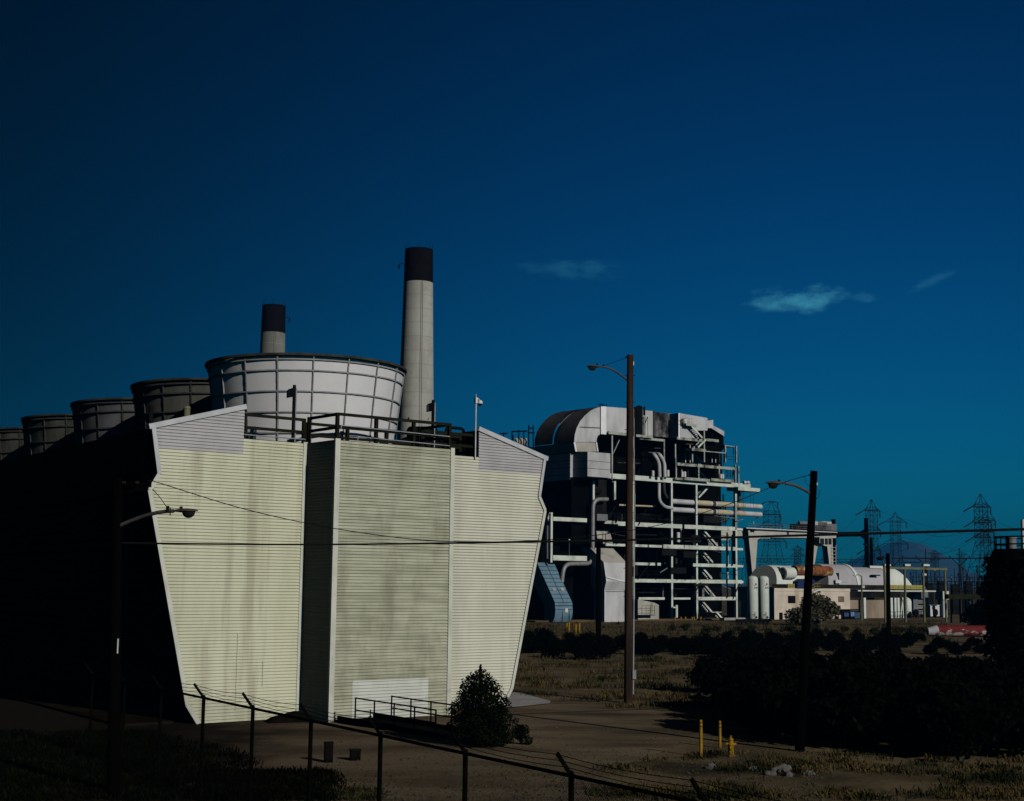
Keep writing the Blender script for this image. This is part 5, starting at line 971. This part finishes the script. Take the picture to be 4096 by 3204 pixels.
def pylon(px, ytop, Y, lb, arms, half=3.2, wtop=1.1, r=.085, rot=.35, det=True, tiers=6, ins=(-1,)):
    top = onY(px, ytop, Y); t = Thing('pylon', lb, 'pylon', (top.x, top.y, 0), rot, 'lattice transmission towers beyond the plant'); H = top.z
    zk = H*.55
    def wd_(z):
        if z < zk: return half+(wtop-half)*(z/zk)
        return wtop*(1 if z < H*.9 else max(.06, (H-z)/(H*.1)))
    zs = [0]+[zk*(1-(1-k/5)**1.0) for k in range(1,6)]+[zk+(H*.9-zk)*k/tiers for k in range(1,tiers+1)]+[H]
    cs = ((1,1),(1,-1),(-1,-1),(-1,1))
    for sx, sy in cs: t.part('leg', MB().tube([(sx*wd_(z), sy*wd_(z), z) for z in zs], r*1.1, n=4), mPYL)
    for z0, z1 in zip(zs[:-2], zs[1:-1]):
        m2 = MB()
        for i in range(4):
            (ax, ay), (bx, by) = cs[i], cs[(i+1)%4]; w0_, w1_ = wd_(z0), wd_(z1)
            m2.cyl((ax*w0_,ay*w0_,z0),(bx*w1_,by*w1_,z1),r*.55,n=3); m2.cyl((bx*w0_,by*w0_,z0),(ax*w1_,ay*w1_,z1),r*.55,n=3); m2.cyl((ax*w1_,ay*w1_,z1),(bx*w1_,by*w1_,z1),r*.5,n=3)
        t.part('bracing', m2, mPYL)
    tips = []
    for ya, hl in arms:
        z = onY(px, ya, Y).z; a = hl*Y/FPX; w_ = wd_(z); ztop = min(z+a*.45, H)
        for s_ in (1,-1):
            m2 = MB()
            for sy in (1,-1): m2.cyl((0,sy*w_,z),(s_*a,0,z),r*1.4,n=3); m2.cyl((s_*wd_(ztop)*.8,sy*wd_(ztop)*.8,ztop),(s_*a,0,z),r*1.1,n=3)
            for f_ in (.35,.65): m2.cyl((s_*a*f_,0,z),(s_*(a*f_*.9),0,z+(ztop-z)*(1-f_)),r*.6,n=3)
            ar = t.part('cross_arm', m2, mPYL); tips.append(t.w((s_*a,0,z)))
            if det: t.part('insulator', MB().cyl((s_*a,0,z-.1),(s_*a-(.0 if s_ > 0 else 3.0),0,z-(2.6 if s_ > 0 else 1.7)),.2,n=6), mPYL, ar)
    return t, tips
t1, k1 = pylon(3086, 2005, 560, 'wide lattice pylon seen through the gantry crane', ((2008,26),(2058,38),(2102,46),(2165,60)), half=6, wtop=2.4, rot=.2)
t2, k2 = pylon(3485, 1998, 520, 'lattice pylon behind the dark pole portal', ((2043,38),(2120,38),(2200,38)), half=4.2, wtop=1.5, r=.1, rot=.3)
t3, k3 = pylon(3580, 2048, 610, 'slimmer lattice pylon right of the dark pole portal', ((2088,46),(2175,50)), half=4.2, wtop=1.7, rot=.1)
t4, k4 = pylon(3922, 1976, 480, 'tall dense lattice pylon near the black silo', ((2028,44),(2090,44),(2150,40)), half=5.5, wtop=1.6, r=.11, rot=.25)
t5, k5 = pylon(3950, 2040, 520, 'second lattice pylon close behind the tall dense one', ((2082,40),(2128,30),(2170,36)), half=5.5, wtop=1.7, r=.085, rot=.45)
t6, k6 = pylon(3190, 2180, 980, 'small far lattice pylon between the crane legs', ((2200,30),(2225,34)), half=5, wtop=1.6, r=.16, det=False)
t7, k7 = pylon(3738, 2200, 1050, 'small far lattice pylon in front of the hill', ((2214,30),(2240,26)), half=5, wtop=1.8, r=.16, det=False)
t8, k8 = pylon(3845, 2205, 1150, 'tiny far lattice pylon right of the hill crest', ((2218,28),(2240,24)), half=5, wtop=1.8, r=.16, det=False)
def span(a, b, sag, lb, r=.045): cable(lb, [a.lerp(b, k/14)-ZZ*(sag*4*(k/14)*(1-k/14)) for k in range(15)], r, mPYL, 4, 'power_line', 'power lines between the pylons')
PLN = ['running left from the top arm of the pylon behind the portal','running left from the middle arm of the pylon behind the portal','running left from the lowest arm of the pylon behind the portal','running right from the top arm of the pylon behind the portal','running right from the middle arm of the pylon behind the portal','running right from the lowest arm of the pylon behind the portal','sloping down left from the top arm of the tall dense pylon','sloping down left from the middle arm of the tall dense pylon','sloping down left from the lowest arm of the tall dense pylon','leaving the top arm of the second pylon beyond the silo','leaving the middle arm of the second pylon beyond the silo','joining the top arms of the slimmer and second pylons','joining the lower arms of the slimmer and second pylons','leaving the upper arm of the wide pylon behind the boiler house','leaving the lower arm of the wide pylon behind the boiler house']
far = lambda x, y, Y: onY(x, y, Y)
for i, (a, b, sag) in enumerate(((k2[1],far(2990,2235,420),6),(k2[3],far(2990,2262,420),6),(k2[5],far(3050,2285,420),5),(k2[0],far(4200,2130,700),5),(k2[2],far(4200,2190,700),5),(k2[4],far(4200,2240,700),5),
        (k4[1],far(3330,2245,380),5),(k4[3],far(3480,2300,400),5),(k4[5],far(3340,2275,380),4),(k5[0],far(4300,2110,700),4),(k5[2],far(4300,2165,700),4),(k3[0],k5[1],6),(k3[2],k5[3],6),(k1[2],far(2700,2180,500),4),(k1[4],far(2700,2210,500),4))):
    span(a, b, sag, 'thin dark power line '+PLN[i])
# switchyard
def lattice_beam(t, a, b, w_, r, n):
    m2 = MB(); a, b = V(a), V(b)
    for dz_ in (0, w_): m2.cyl(a+ZZ*dz_, b+ZZ*dz_, r, n=4)
    for k in range(n): m2.cyl(a.lerp(b, k/n)+ZZ*(0 if k%2 else w_), a.lerp(b, (k+1)/n)+ZZ*(w_ if k%2 else 0), r*.7, n=3)
    t.part('lattice_beam', m2, mPYL)
p = onY(3200, 2400, 330); t = Thing('switchyard_gantry', 'long lattice switchyard gantry behind the crane legs', 'gantry', (p.x,p.y,0), 0)
a, b = t.l(onY(2955,2247,330)), t.l(onY(3470,2251,330)); lattice_beam(t, a, b, .75, .06, 34)
for x in (2975,3080,3180,3290,3405,3465):
    q = t.l(onY(x,2250,330)); m2 = MB()
    for s_ in (-1,1): m2.cyl((q.x+s_*.25,0,q.z),(q.x+s_*1.0,0,0),.07,n=4)
    for k in range(5): m2.cyl((q.x-.4,0,q.z*k/5),(q.x+.5,0,q.z*(k+1)/5),.04,n=3)
    t.part('leg_frame', m2, mPYL); t.part('mast', MB().cyl((q.x,0,q.z),(q.x,0,q.z+1.5),.05,n=4), mPYL)
p = onY(3750, 2400, 300); t = Thing('switchyard_portal', 'dark tubular switchyard portal with angled braces before the hill', 'gantry', (p.x,p.y,0), 0)
a, b = t.l(onY(3565,2233,300)), t.l(onY(4020,2233,300)); t.part('bus_beam', MB().cyl(a, b, .14, n=8), mPYL); t.part('bus_beam', MB().cyl(t.l(onY(3595,2249,301)), t.l(onY(3680,2249,301)), .1, n=8), mPYL)
for x, y0 in ((3572,2200),(3702,2195),(3837,2192),(3985,2230)):
    q = t.l(onY(x,y0,300)); zz_ = t.l(onY(x,2233,300)).z; t.part('post', MB().cyl((q.x,0,zz_-1),q,.1,n=6), mPYL); t.part('post', MB().cyl((q.x-.0,0,zz_-1.2),(q.x-.25,0,0),.13,n=6), mPYL); t.part('post', MB().cyl((q.x,0,zz_-1.2),(q.x+.55,0,0),.13,n=6), mPYL)
    for s_ in (-1,1): t.part('brace', MB().cyl((q.x,0,zz_-1.6),(q.x+s_*2.2,0,zz_+.5),.11,n=6), mPYL)
p = onY(3750, 2400, 280); t = Thing('bus_rack', 'low tangle of dark bus bars and insulators right of the turbine hood', 'rack', (p.x,p.y,0), 0)
for y, x0, x1 in ((2308,3650,3990),(2325,3655,3980),(2340,3660,3990),(2352,3650,3960)): t.part('bus_bar', MB().cyl(t.l(onY(x0,y,280)), t.l(onY(x1,y+1,280)), .07, n=5), mPYL)
for k in range(44):
    x = 3640+k*8+rng.uniform(-4,4); y0 = rng.uniform(2262,2330); q = t.l(onY(x,y0,280+rng.uniform(0,3))); t.part('support', MB().cyl((q.x,q.y,0),q,rng.uniform(.05,.1),n=5), mPYL)
    if k%3 == 0: t.part('insulator', MB().cyl(q,q+ZZ*.5,.16,n=8), rng.choice([mPYL,mPYL,mWHITE]))
for k in range(6): x = 3668+k*52; q = t.l(onY(x,2338,281)); t.part('transformer', MB().box((q.x-.7,1,0),(q.x+.7,2.5,q.z+rng.uniform(-.3,.8))), mDARKG)
t = Thing('pipe_bridge', 'dark pipe bridge on posts right of the white booth', 'bridge', onz(3790, 2492)); q = t.pz(4000,2490)
t.part('beam', MB().box((0,-.2,t.pb(3800,2388).z-.3),(q.x,.3,t.pb(3800,2382).z+.2)), mYELD)
for k in range(5): t.part('post', MB().box((q.x*(k+.5)/5-.1,0,0),(q.x*(k+.5)/5+.1,.2,t.pb(3800,2390).z)), mDARK)
for y, x1 in ((2478,3850),(2480,3840)): pass
t.part('pale_post', MB().box(t.pb(3933,2492,-.3), t.pb(3939,2475,-.1)), mTANK); t.part('rail', MB().box(t.pb(3845,2473,-.3), t.pb(3935,2471,-.2)), mGREY)
t.part('pipe', MB().tube([t.pb(3878,2405,-.3), t.pb(3881,2425,-.3), t.pb(3889,2440,-.3), t.pb(3890,2458,-.3)], .18, n=8), mALUD)
mREDW = M('flaking_white_paint', (.42,.41,.42), (.33,.32,.34), scale=2, rough=.8, dirt=(.16,.03,.025), dscale=1.2, dst=(1,1,1), dlo=.55, dhi=.62); mLEAFT = M('olive_tree_leaf', (.03,.034,.014), (.10,.085,.045), scale=.9, rough=.8, spec=.15)
# peeling red and white drum lying in the weeds
p = onz(3735, 2546); t = Thing('red_drum', 'long peeling red and white horizontal drum lying in the weeds', 'tank', p, .12); q = t.l(onz(4000, 2546)); r = .62; ln_ = q.length
f = t.part('shell', MB().tube([(0.4,0,r),(ln_-.5,0,r)], r, n=20), mRED); t.part('white_band', MB().lathe([(0,0)],3) if False else MB().cyl((ln_*.33,-.0,r*.93),(ln_*.82,0,r*.93),r*1.0,n=20), mREDW, f) if False else None
t.part('end_cone', MB().cyl((-.7,0,r*.85),(.39,0,r),.4,r*.99,n=18), mREDW, f, label='white flaking end of the drum'); t.part('end_cone', MB().cyl((ln_-.49,0,r),(ln_+.5,0,r*.9),r*.99,.45,n=18), mREDW, f, label='white flaking end of the drum')
t.part('saddle', MB().box((1,-.5,0),(1.3,.5,.3)), mIRON); t.part('saddle', MB().box((ln_-1.5,-.5,0),(ln_-1.2,.5,.3)), mIRON)
# black silo at the right edge
p = onz(4170, 2930); cx = onY(4170, 2900, 62); t = Thing('black_silo', 'black silo with a railed top and pale vent at the edge of the yard', 'silo', (cx.x,cx.y,0), 0); r = (4170-4000)/FPX*62
zt_ = t.l(onY(4170,2205,62-r)).z; t.part('shell', MB().lathe([(r,0),(r,zt_),(r*.96,zt_+.12),(0,zt_+.16)],32), mBLACK); t.part('gutter', MB().lathe([(r,zt_-.5),(r+.32,zt_-.35),(r+.32,zt_-.2),(r,zt_-.3)],32), mIRON)
for k in range(14): a = 2*math.pi*k/14; t.part('rail_post', MB().cyl((r*.93*math.cos(a),r*.93*math.sin(a),zt_),(r*.93*math.cos(a),r*.93*math.sin(a),zt_+.65),.03,n=5), mIRON)
for z in (.32,.64): t.part('rail', MB().lathe([(r*.93-.03,zt_+z-.03),(r*.93+.03,zt_+z-.03),(r*.93+.03,zt_+z+.03),(r*.93-.03,zt_+z+.03),(r*.93-.03,zt_+z-.03)],32), mIRON)
iv = MB(); Ri = random.Random(31)
for _ in range(420):
    a = Ri.uniform(2.4,5.4); z = zt_*Ri.random()**1.2*.97; rr = r+Ri.uniform(.0,.22)*(1.6-z/zt_); c_ = (rr*math.cos(a), rr*math.sin(a), z)
    for _ in range(9):
        p_ = V(c_)+V((Ri.gauss(0,.16),Ri.gauss(0,.16),Ri.gauss(0,.2))); d_ = V((Ri.gauss(0,1),Ri.gauss(0,1),Ri.gauss(0,1))).normalized(); e_ = d_.cross(V((Ri.gauss(0,1),Ri.gauss(0,1),Ri.gauss(0,1)))).normalized(); k = len(iv.v); iv.v += [tuple(p_-d_*.13),tuple(p_+e_*.07),tuple(p_+d_*.13),tuple(p_-e_*.07)]; iv.f.append((k,k+1,k+2,k+3))
t.part('ivy_cover', iv, mLEAFB, smooth=0, label='black ivy climbing the silo')
q = t.l(onY(4046,2165,61.5)); t.part('vent', MB().lathe([(.2,-.55),(.2,.1),(.23,.12),(.23,.2),(.0,.22)],16,q), mGREY)
q = t.l(onY(4092,2150,63)); t.part('white_stack', MB().cyl(q-ZZ*.6, t.l(onY(4092,2078,63)), .1, n=12), mWHITE, label='bright white vent stack')
# ------------------------------------------------------------------ bollards, hydrant, boxes and rocks in the yard
bollard(2804, 2878, 3026, 'tall bright yellow bollard with two black bands beside the dirt road', 'yellow bollards by the hydrant', .055, True)
bollard(2880, 2882, 2992, 'yellow bollard with worn dull top standing behind the hydrant', 'yellow bollards by the hydrant', .05, True)
p = onz(2924, 3026); t = Thing('fire_hydrant', 'yellow fire hydrant in front of the black bushes', 'hydrant', p, 0); s_ = .62/.75
t.part('barrel', MB().lathe([(.13,0),(.13,.04),(.095,.06),(.09,.34),(.11,.36),(.11,.4),(.085,.42),(.075,.46),(.07,.5),(.09,.51),(.07,.56),(.03,.6),(0,.61)],16), mBOLL)
for s_ in (1,-1): t.part('outlet_cap', MB().cyl((s_*.08,0,.39),(s_*.17,0,.39),.05,.045,n=10), mBOLL)
t.part('outlet_cap', MB().cyl((0,-.08,.3),(0,-.16,.3),.06,n=12), mBOLL); t.part('operating_nut', MB().cyl((0,0,.6),(0,0,.66),.03,n=5), mBOLL)
for x, y0, y1, w_, lb in ((1313,2967,3050,.24,'narrow dark marker post standing in the yard behind the fence'),(1420,2996,3042,.3,'small square dark box standing in the yard behind the fence')):
    p = onz(x, y1); h_ = onY(x, y0, p.y).z; t = Thing('yard_box', lb, 'box', p, .3); t.part('body', MB().box((-w_/2,-.12,0),(w_/2,.12,h_-.05)), mRAMP); t.part('lid', MB().box((-w_/2-.015,-.135,h_-.05),(w_/2+.015,.135,h_)), mIRON)
for i, (x, y, s_) in enumerate(((3125,3090,.2),(2843,3075,.14),(3155,3105,.12),(3240,3100,.11),(3020,3082,.12),(3080,3100,.13))):
    r_ = random.Random(i+40); m2 = MB().sphere((0,0,0),1,12,8)
    m2.v = [tuple(V(v_)*s_*(1+.22*math.sin(3*v_[0]+i)+.16*math.cos(4*v_[1]+2*i)+r_.uniform(-.05,.05))) for v_ in m2.v]; m2.v = [(a*1.35,b,max(-.3*s_,c*.8)) for a,b,c in m2.v]
    o = m2.obj('rock', mROCK, smooth=50); p = onz(x, y); o.location = p+ZZ*.25*s_; tag(o, 'big pale boulder among the weeds below the black bushes' if i == 0 else 'small pale rock among the weeds near the boulder', 'rock', None if i == 0 else 'small rocks in the weeds')
# ------------------------------------------------------------------ vegetation
def leaves(m2, c, rad, n, size, R, shape='ball', asp=1.7):
    for _ in range(n):
        while True:
            q = V((R.uniform(-1,1),R.uniform(-1,1),R.uniform(-1,1)))
            if q.length < 1 and (q.length > .35 or R.random() < .3): break
        p = V((c[0]+q.x*rad[0], c[1]+q.y*rad[1], c[2]+q.z*rad[2]))
        if p.z < .0: p.z = R.uniform(.0,.08)
        d = V((R.gauss(0,1),R.gauss(0,1),R.gauss(.2,.8))).normalized(); e = d.cross(V((R.gauss(0,1),R.gauss(0,1),R.gauss(0,1)))).normalized(); s_ = size*R.uniform(.6,1.3)
        k = len(m2.v); m2.v += [tuple(p-d*s_*asp*.5), tuple(p+e*s_*.5), tuple(p+d*s_*asp*.5), tuple(p-e*s_*.5)]; m2.f.append((k,k+1,k+2,k+3))
    return m2
def shrub_mesh(seed, h, w, n, size, mat, lumps=9, cone=False):
    R = random.Random(seed); m2 = MB(); st_ = MB()
    for i in range(lumps):
        if cone:
            f_ = i/(lumps-1); rr = w*.5*(1-f_)**.5*(.85+.3*f_)+.05; an = R.uniform(0,6.28); c = (R.uniform(-.12,.12)*w*(1-f_), R.uniform(-.12,.12)*w*(1-f_), h*(.12+.83*f_)); rad = (rr*R.uniform(.85,1.15), rr*R.uniform(.85,1.15), h*.14); nn = int(n/lumps*(1.7-1.3*f_))
        else:
            an = R.uniform(0,6.28); dd = R.uniform(0,.36)*w; c = (math.cos(an)*dd, math.sin(an)*dd, h*R.uniform(.25,.8)*(1-.5*dd/(w*.5))); rad = (w*R.uniform(.16,.3), w*R.uniform(.16,.3), h*R.uniform(.16,.3)); nn = n//lumps
        leaves(m2, c, rad, nn, size, R)
        st_.cyl((0,0,0), c, .035, .012, n=5)
    return m2.mesh('foliage', mat, 0), st_.mesh('stem', mBARK)
def shrub(meshes, p, s_, rz, lb, cat='shrub', grp=None, name='shrub'):
    t = Thing(name, lb, cat, p, rz, grp); t.o.scale = (s_,)*3; inst('foliage', meshes[0], t.o); inst('stem', meshes[1], t.o); return t
R = random.Random(11)
con = shrub_mesh(1, 2.5, 2.5, 14000, .055, mLEAFD, 13, True); shrub(con, onz(1918, 2985), 1.0, 0, 'dark cone-shaped evergreen bush at the end of the ramp', 'bush', name='evergreen_bush')
sb = shrub_mesh(2, .75, .75, 900, .06, mLEAFD, 8); shrub(sb, onz(2085, 2978), 1.0, 0, 'small dark bush beside the cone-shaped evergreen', 'bush', name='small_bush')
dk = [shrub_mesh(20+i, 3.0, 4.4, 4200, .17, mLEAFB, 16) for i in range(4)]
spots = []
sd2 = V((SUND.x,SUND.y,0)).normalized(); keep = [onz(2804,3026), onz(2880,2992), onz(2924,3026)]
def sunny(p): return not any(-3 < (p-h).dot(sd2) < 9.5 and abs((p-h).dot(V((-sd2.y,sd2.x,0)))) < 2.7 for h in keep)
for k in range(46):                                             # dark thicket right of the road
    for _ in range(60):
        x, y = R.uniform(2840, 4150), R.uniform(2700, 3045); lim = 2800+(max(0, y-2900)*1.2)
        p = onz(x, y)
        if x > lim and all((p-q).length > 1.9 for q in spots) and sunny(p) and not (x < 2960 and y > 2800): spots.append(p); break
for i, p in enumerate(spots): shrub(dk[i%4], p, min(R.uniform(.75,1.15), (5.5-(R.uniform(2560,2620)-2335)/FPX*p.y)/3.0), R.uniform(0,6.28), 'blackish bush in the dense thicket right of the dirt road', 'bush', 'bushes of the dark thicket', 'thicket_bush')
far_sp = []
for k in range(80):
    x = 2060+k*26+R.uniform(-18,18); y = 2622+R.uniform(-42,22)-max(0,(x-2900)*.02); p = onz(x, y); far_sp.append((x,p))
for i, (x, p) in enumerate(far_sp): shrub(dk[i%4], p, R.uniform(.36,.55) if x < 3650 else R.uniform(.26,.36), R.uniform(0,6.28), 'low blackish bush in the row between the field and the plant', 'bush', 'row of dark bushes before the plant', 'hedge_bush')
ol = [shrub_mesh(60+i, 2.2, 2.6, 1500, .15, mLEAFG, 10) for i in range(2)]
for i in range(20):
    x = 2700+i*52+R.uniform(-20,20); y = 2535+R.uniform(-14,12); shrub(ol[i%2], onz(x, y), R.uniform(.35,.62), R.uniform(0,6.28), 'dull olive bush on the bank below the turbine deck', 'bush', 'olive bushes on the bank', 'bank_bush')
# small tree before the turbine deck
def tree(p, h, w, n, size, mat, lb, seed, cat='tree', name='tree', trunk_h=.3):
    R = random.Random(seed); t = Thing(name, lb, cat, p, 0); tr = MB(); cr = MB(); tr.tube([(0,0,-.1),(.05*w,.02,h*.3),(.0,.05,h*.6),(.03,0,h*.9)], [.16,.13,.08,.03], n=8)
    for i in range(22):
        an = R.uniform(0,6.28); f_ = R.uniform(0,1); z = h*(trunk_h+(1-trunk_h)*f_*.95); dd = w*.42*(1-.55*f_)*R.uniform(.3,1); c = (math.cos(an)*dd, math.sin(an)*dd, z); tr.tube([(0,0,z*.7),(c[0]*.6,c[1]*.6,z*.9),c],[.05,.03,.01],n=5); leaves(cr, c, (w*.15,w*.15,h*.1), n//22, size, R)
    t.part('trunk', tr, mBARK); t.part('crown', cr, mat, smooth=0); return t
tb = shrub_mesh(71, 4.9, 7.6, 8000, .24, mLEAFT, 22); shrub(tb, onz(3255, 2502), 1.0, 0, 'broad olive bush in front of the concrete turbine deck', 'bush', name='broad_bush')
p = onY(3955, 2500, 172); tree(V((p.x,p.y,0)), 6.6, 6.5, 5000, .28, mLEAFB, 'blackish tree beside the black silo', 9, trunk_h=.06, name='dark_tree')
p = onY(4090, 2600, 64); tree(V((p.x,p.y,0)), 6.0, 3.0, 5000, .24, mLEAFB, 'blackish tree growing against the foot of the black silo', 12, trunk_h=.05, name='dark_tree')
# weeds, tufts and ground cover
from mathutils import noise as mnoise
def tufts(name, lb, cat, regs, n, mat, hmin, hmax, seed, blades=7, rad=.25, ok=None, clump=0.0):
    R = random.Random(seed); m2 = MB(); cnt = 0
    while cnt < n:
        x0, y0, x1, y1 = R.choice(regs); x, y = R.uniform(x0,x1), R.uniform(y0,y1)
        if ok and not ok(x, y): continue
        q_ = onz(x, y); nv = mnoise.noise(V((q_.x*.45, q_.y*.28, seed)))+.5*mnoise.noise(V((q_.x*1.3, q_.y*1.0, seed+5)))
        if clump and nv < clump*R.random()-.05: continue
        cnt += 1; p = onz(x, y); h = R.uniform(hmin,hmax)*R.uniform(.6,1); rr = rad*R.uniform(.4,1.3)
        for _ in range(blades):
            b = p+V((R.gauss(0,rr),R.gauss(0,rr),0)); an = R.uniform(0,6.28); d = V((math.cos(an),math.sin(an),0)); lean = R.uniform(.1,.9)*h; tpt = b+d*lean+ZZ*h*R.uniform(.5,1); w_ = d.cross(ZZ)*(.012+.04*h)*R.uniform(.6,1.4); md = b.lerp(tpt,.55)+ZZ*.12*h
            k = len(m2.v); m2.v += [tuple(b-w_*.5),tuple(b+w_*.5),tuple(md+w_),tuple(md-w_),tuple(tpt)]; m2.f += [(k,k+1,k+2,k+3),(k+3,k+2,k+4)]
    o = m2.obj(name, mat, smooth=0); tag(o, lb, cat, kind='stuff'); return o
def offroad(x, y):
    if x > 2780: return True
    if y > 2995 and x > 2330: return y > 3010+(2800-x)*.16
    return y < 2775+(x-2060)*.14 and x > 2060
tufts('weeds', 'dry brown and green weeds on the field before the plant', 'weeds', [(2070,2625,2900,2900)], 800, mWEED, .12,.45, 21, 10, .4, offroad, .55)
tufts('weeds', 'straggling weeds along the bottom of the yard beyond the fence', 'weeds', [(2330,3010,4096,3200),(2700,3030,4096,3200)], 1150, mWEED, .06,.28, 22, 11, .28, offroad, .6)
tufts('bank_weeds', 'sparse dry weeds on the bank below the boiler house', 'weeds', [(2080,2495,3800,2570)], 1500, mWEED, .2,.7, 23, 7, .6)
tufts('ground_cover', 'added creeping ground cover along the fence foot, near-black in place of shade', 'ground cover', [(-60,2930,1000,3203),(-60,2930,700,3203),(850,3090,1330,3203)], 5200, mSHADECOV, .05,.28, 24, 9, .22, lambda x, y: y > 2910+max(0,(x-500)*.22) )
tufts('ground_cover', 'greenish weeds at the fence post by the dirt yard', 'ground cover', [(1040,3110,1330,3203),(1300,3160,1500,3203)], 420, mLEAFG, .05,.2, 25, 8, .18)
sc_ = tufts('scattered_weeds', 'thin scattered weeds on the dirt yard', 'weeds', [(1300,3090,2500,3203)], 160, mWEED, .03,.1, 26, 6, .1)

# ------------------------------------------------------------------ haze over the plain
mHAZE = bpy.data.materials.new('haze_air'); mHAZE.use_nodes = True; hn = mHAZE.node_tree.nodes; hn.clear(); ho = hn.new('ShaderNodeOutputMaterial'); hv = hn.new('ShaderNodeVolumePrincipled')
hv.inputs['Color'].default_value = (.01,.26,.62,1); hv.inputs['Density'].default_value = 0.00013; hv.inputs['Anisotropy'].default_value = 0.0; mHAZE.node_tree.links.new(hv.outputs[0], ho.inputs['Volume'])
hz = MB().box((-6500,-350,-3),(6500,9300,max(60, hh*1.6))).obj('haze', mHAZE, smooth=0); tag(hz, kind='stuff')

# loose gravel on the yard
R = random.Random(91); m2 = MB()
for _ in range(3800):
    x = R.uniform(1250, 3300); y = 3203-(R.random()**1.6)*300
    if y < 3000 and R.random() < .6: continue
    p = onz(x, y); s_ = R.uniform(.012,.045)*(1.6 if R.random() < .06 else 1); k = len(m2.v)
    m2.v += [(p.x+s_*R.uniform(.7,1.3),p.y,s_*.2),(p.x,p.y+s_*R.uniform(.7,1.3),s_*.2),(p.x-s_*R.uniform(.7,1.3),p.y,s_*.2),(p.x,p.y-s_*R.uniform(.7,1.3),s_*.2),(p.x+R.uniform(-.3,.3)*s_,p.y+R.uniform(-.3,.3)*s_,s_*R.uniform(.7,1.1)+.006)]
    m2.f += [(k,k+1,k+4),(k+1,k+2,k+4),(k+2,k+3,k+4),(k+3,k,k+4)]
tag(m2.obj('gravel', mGRAV, smooth=0), 'loose pale gravel scattered on the dirt yard', 'gravel', kind='stuff')
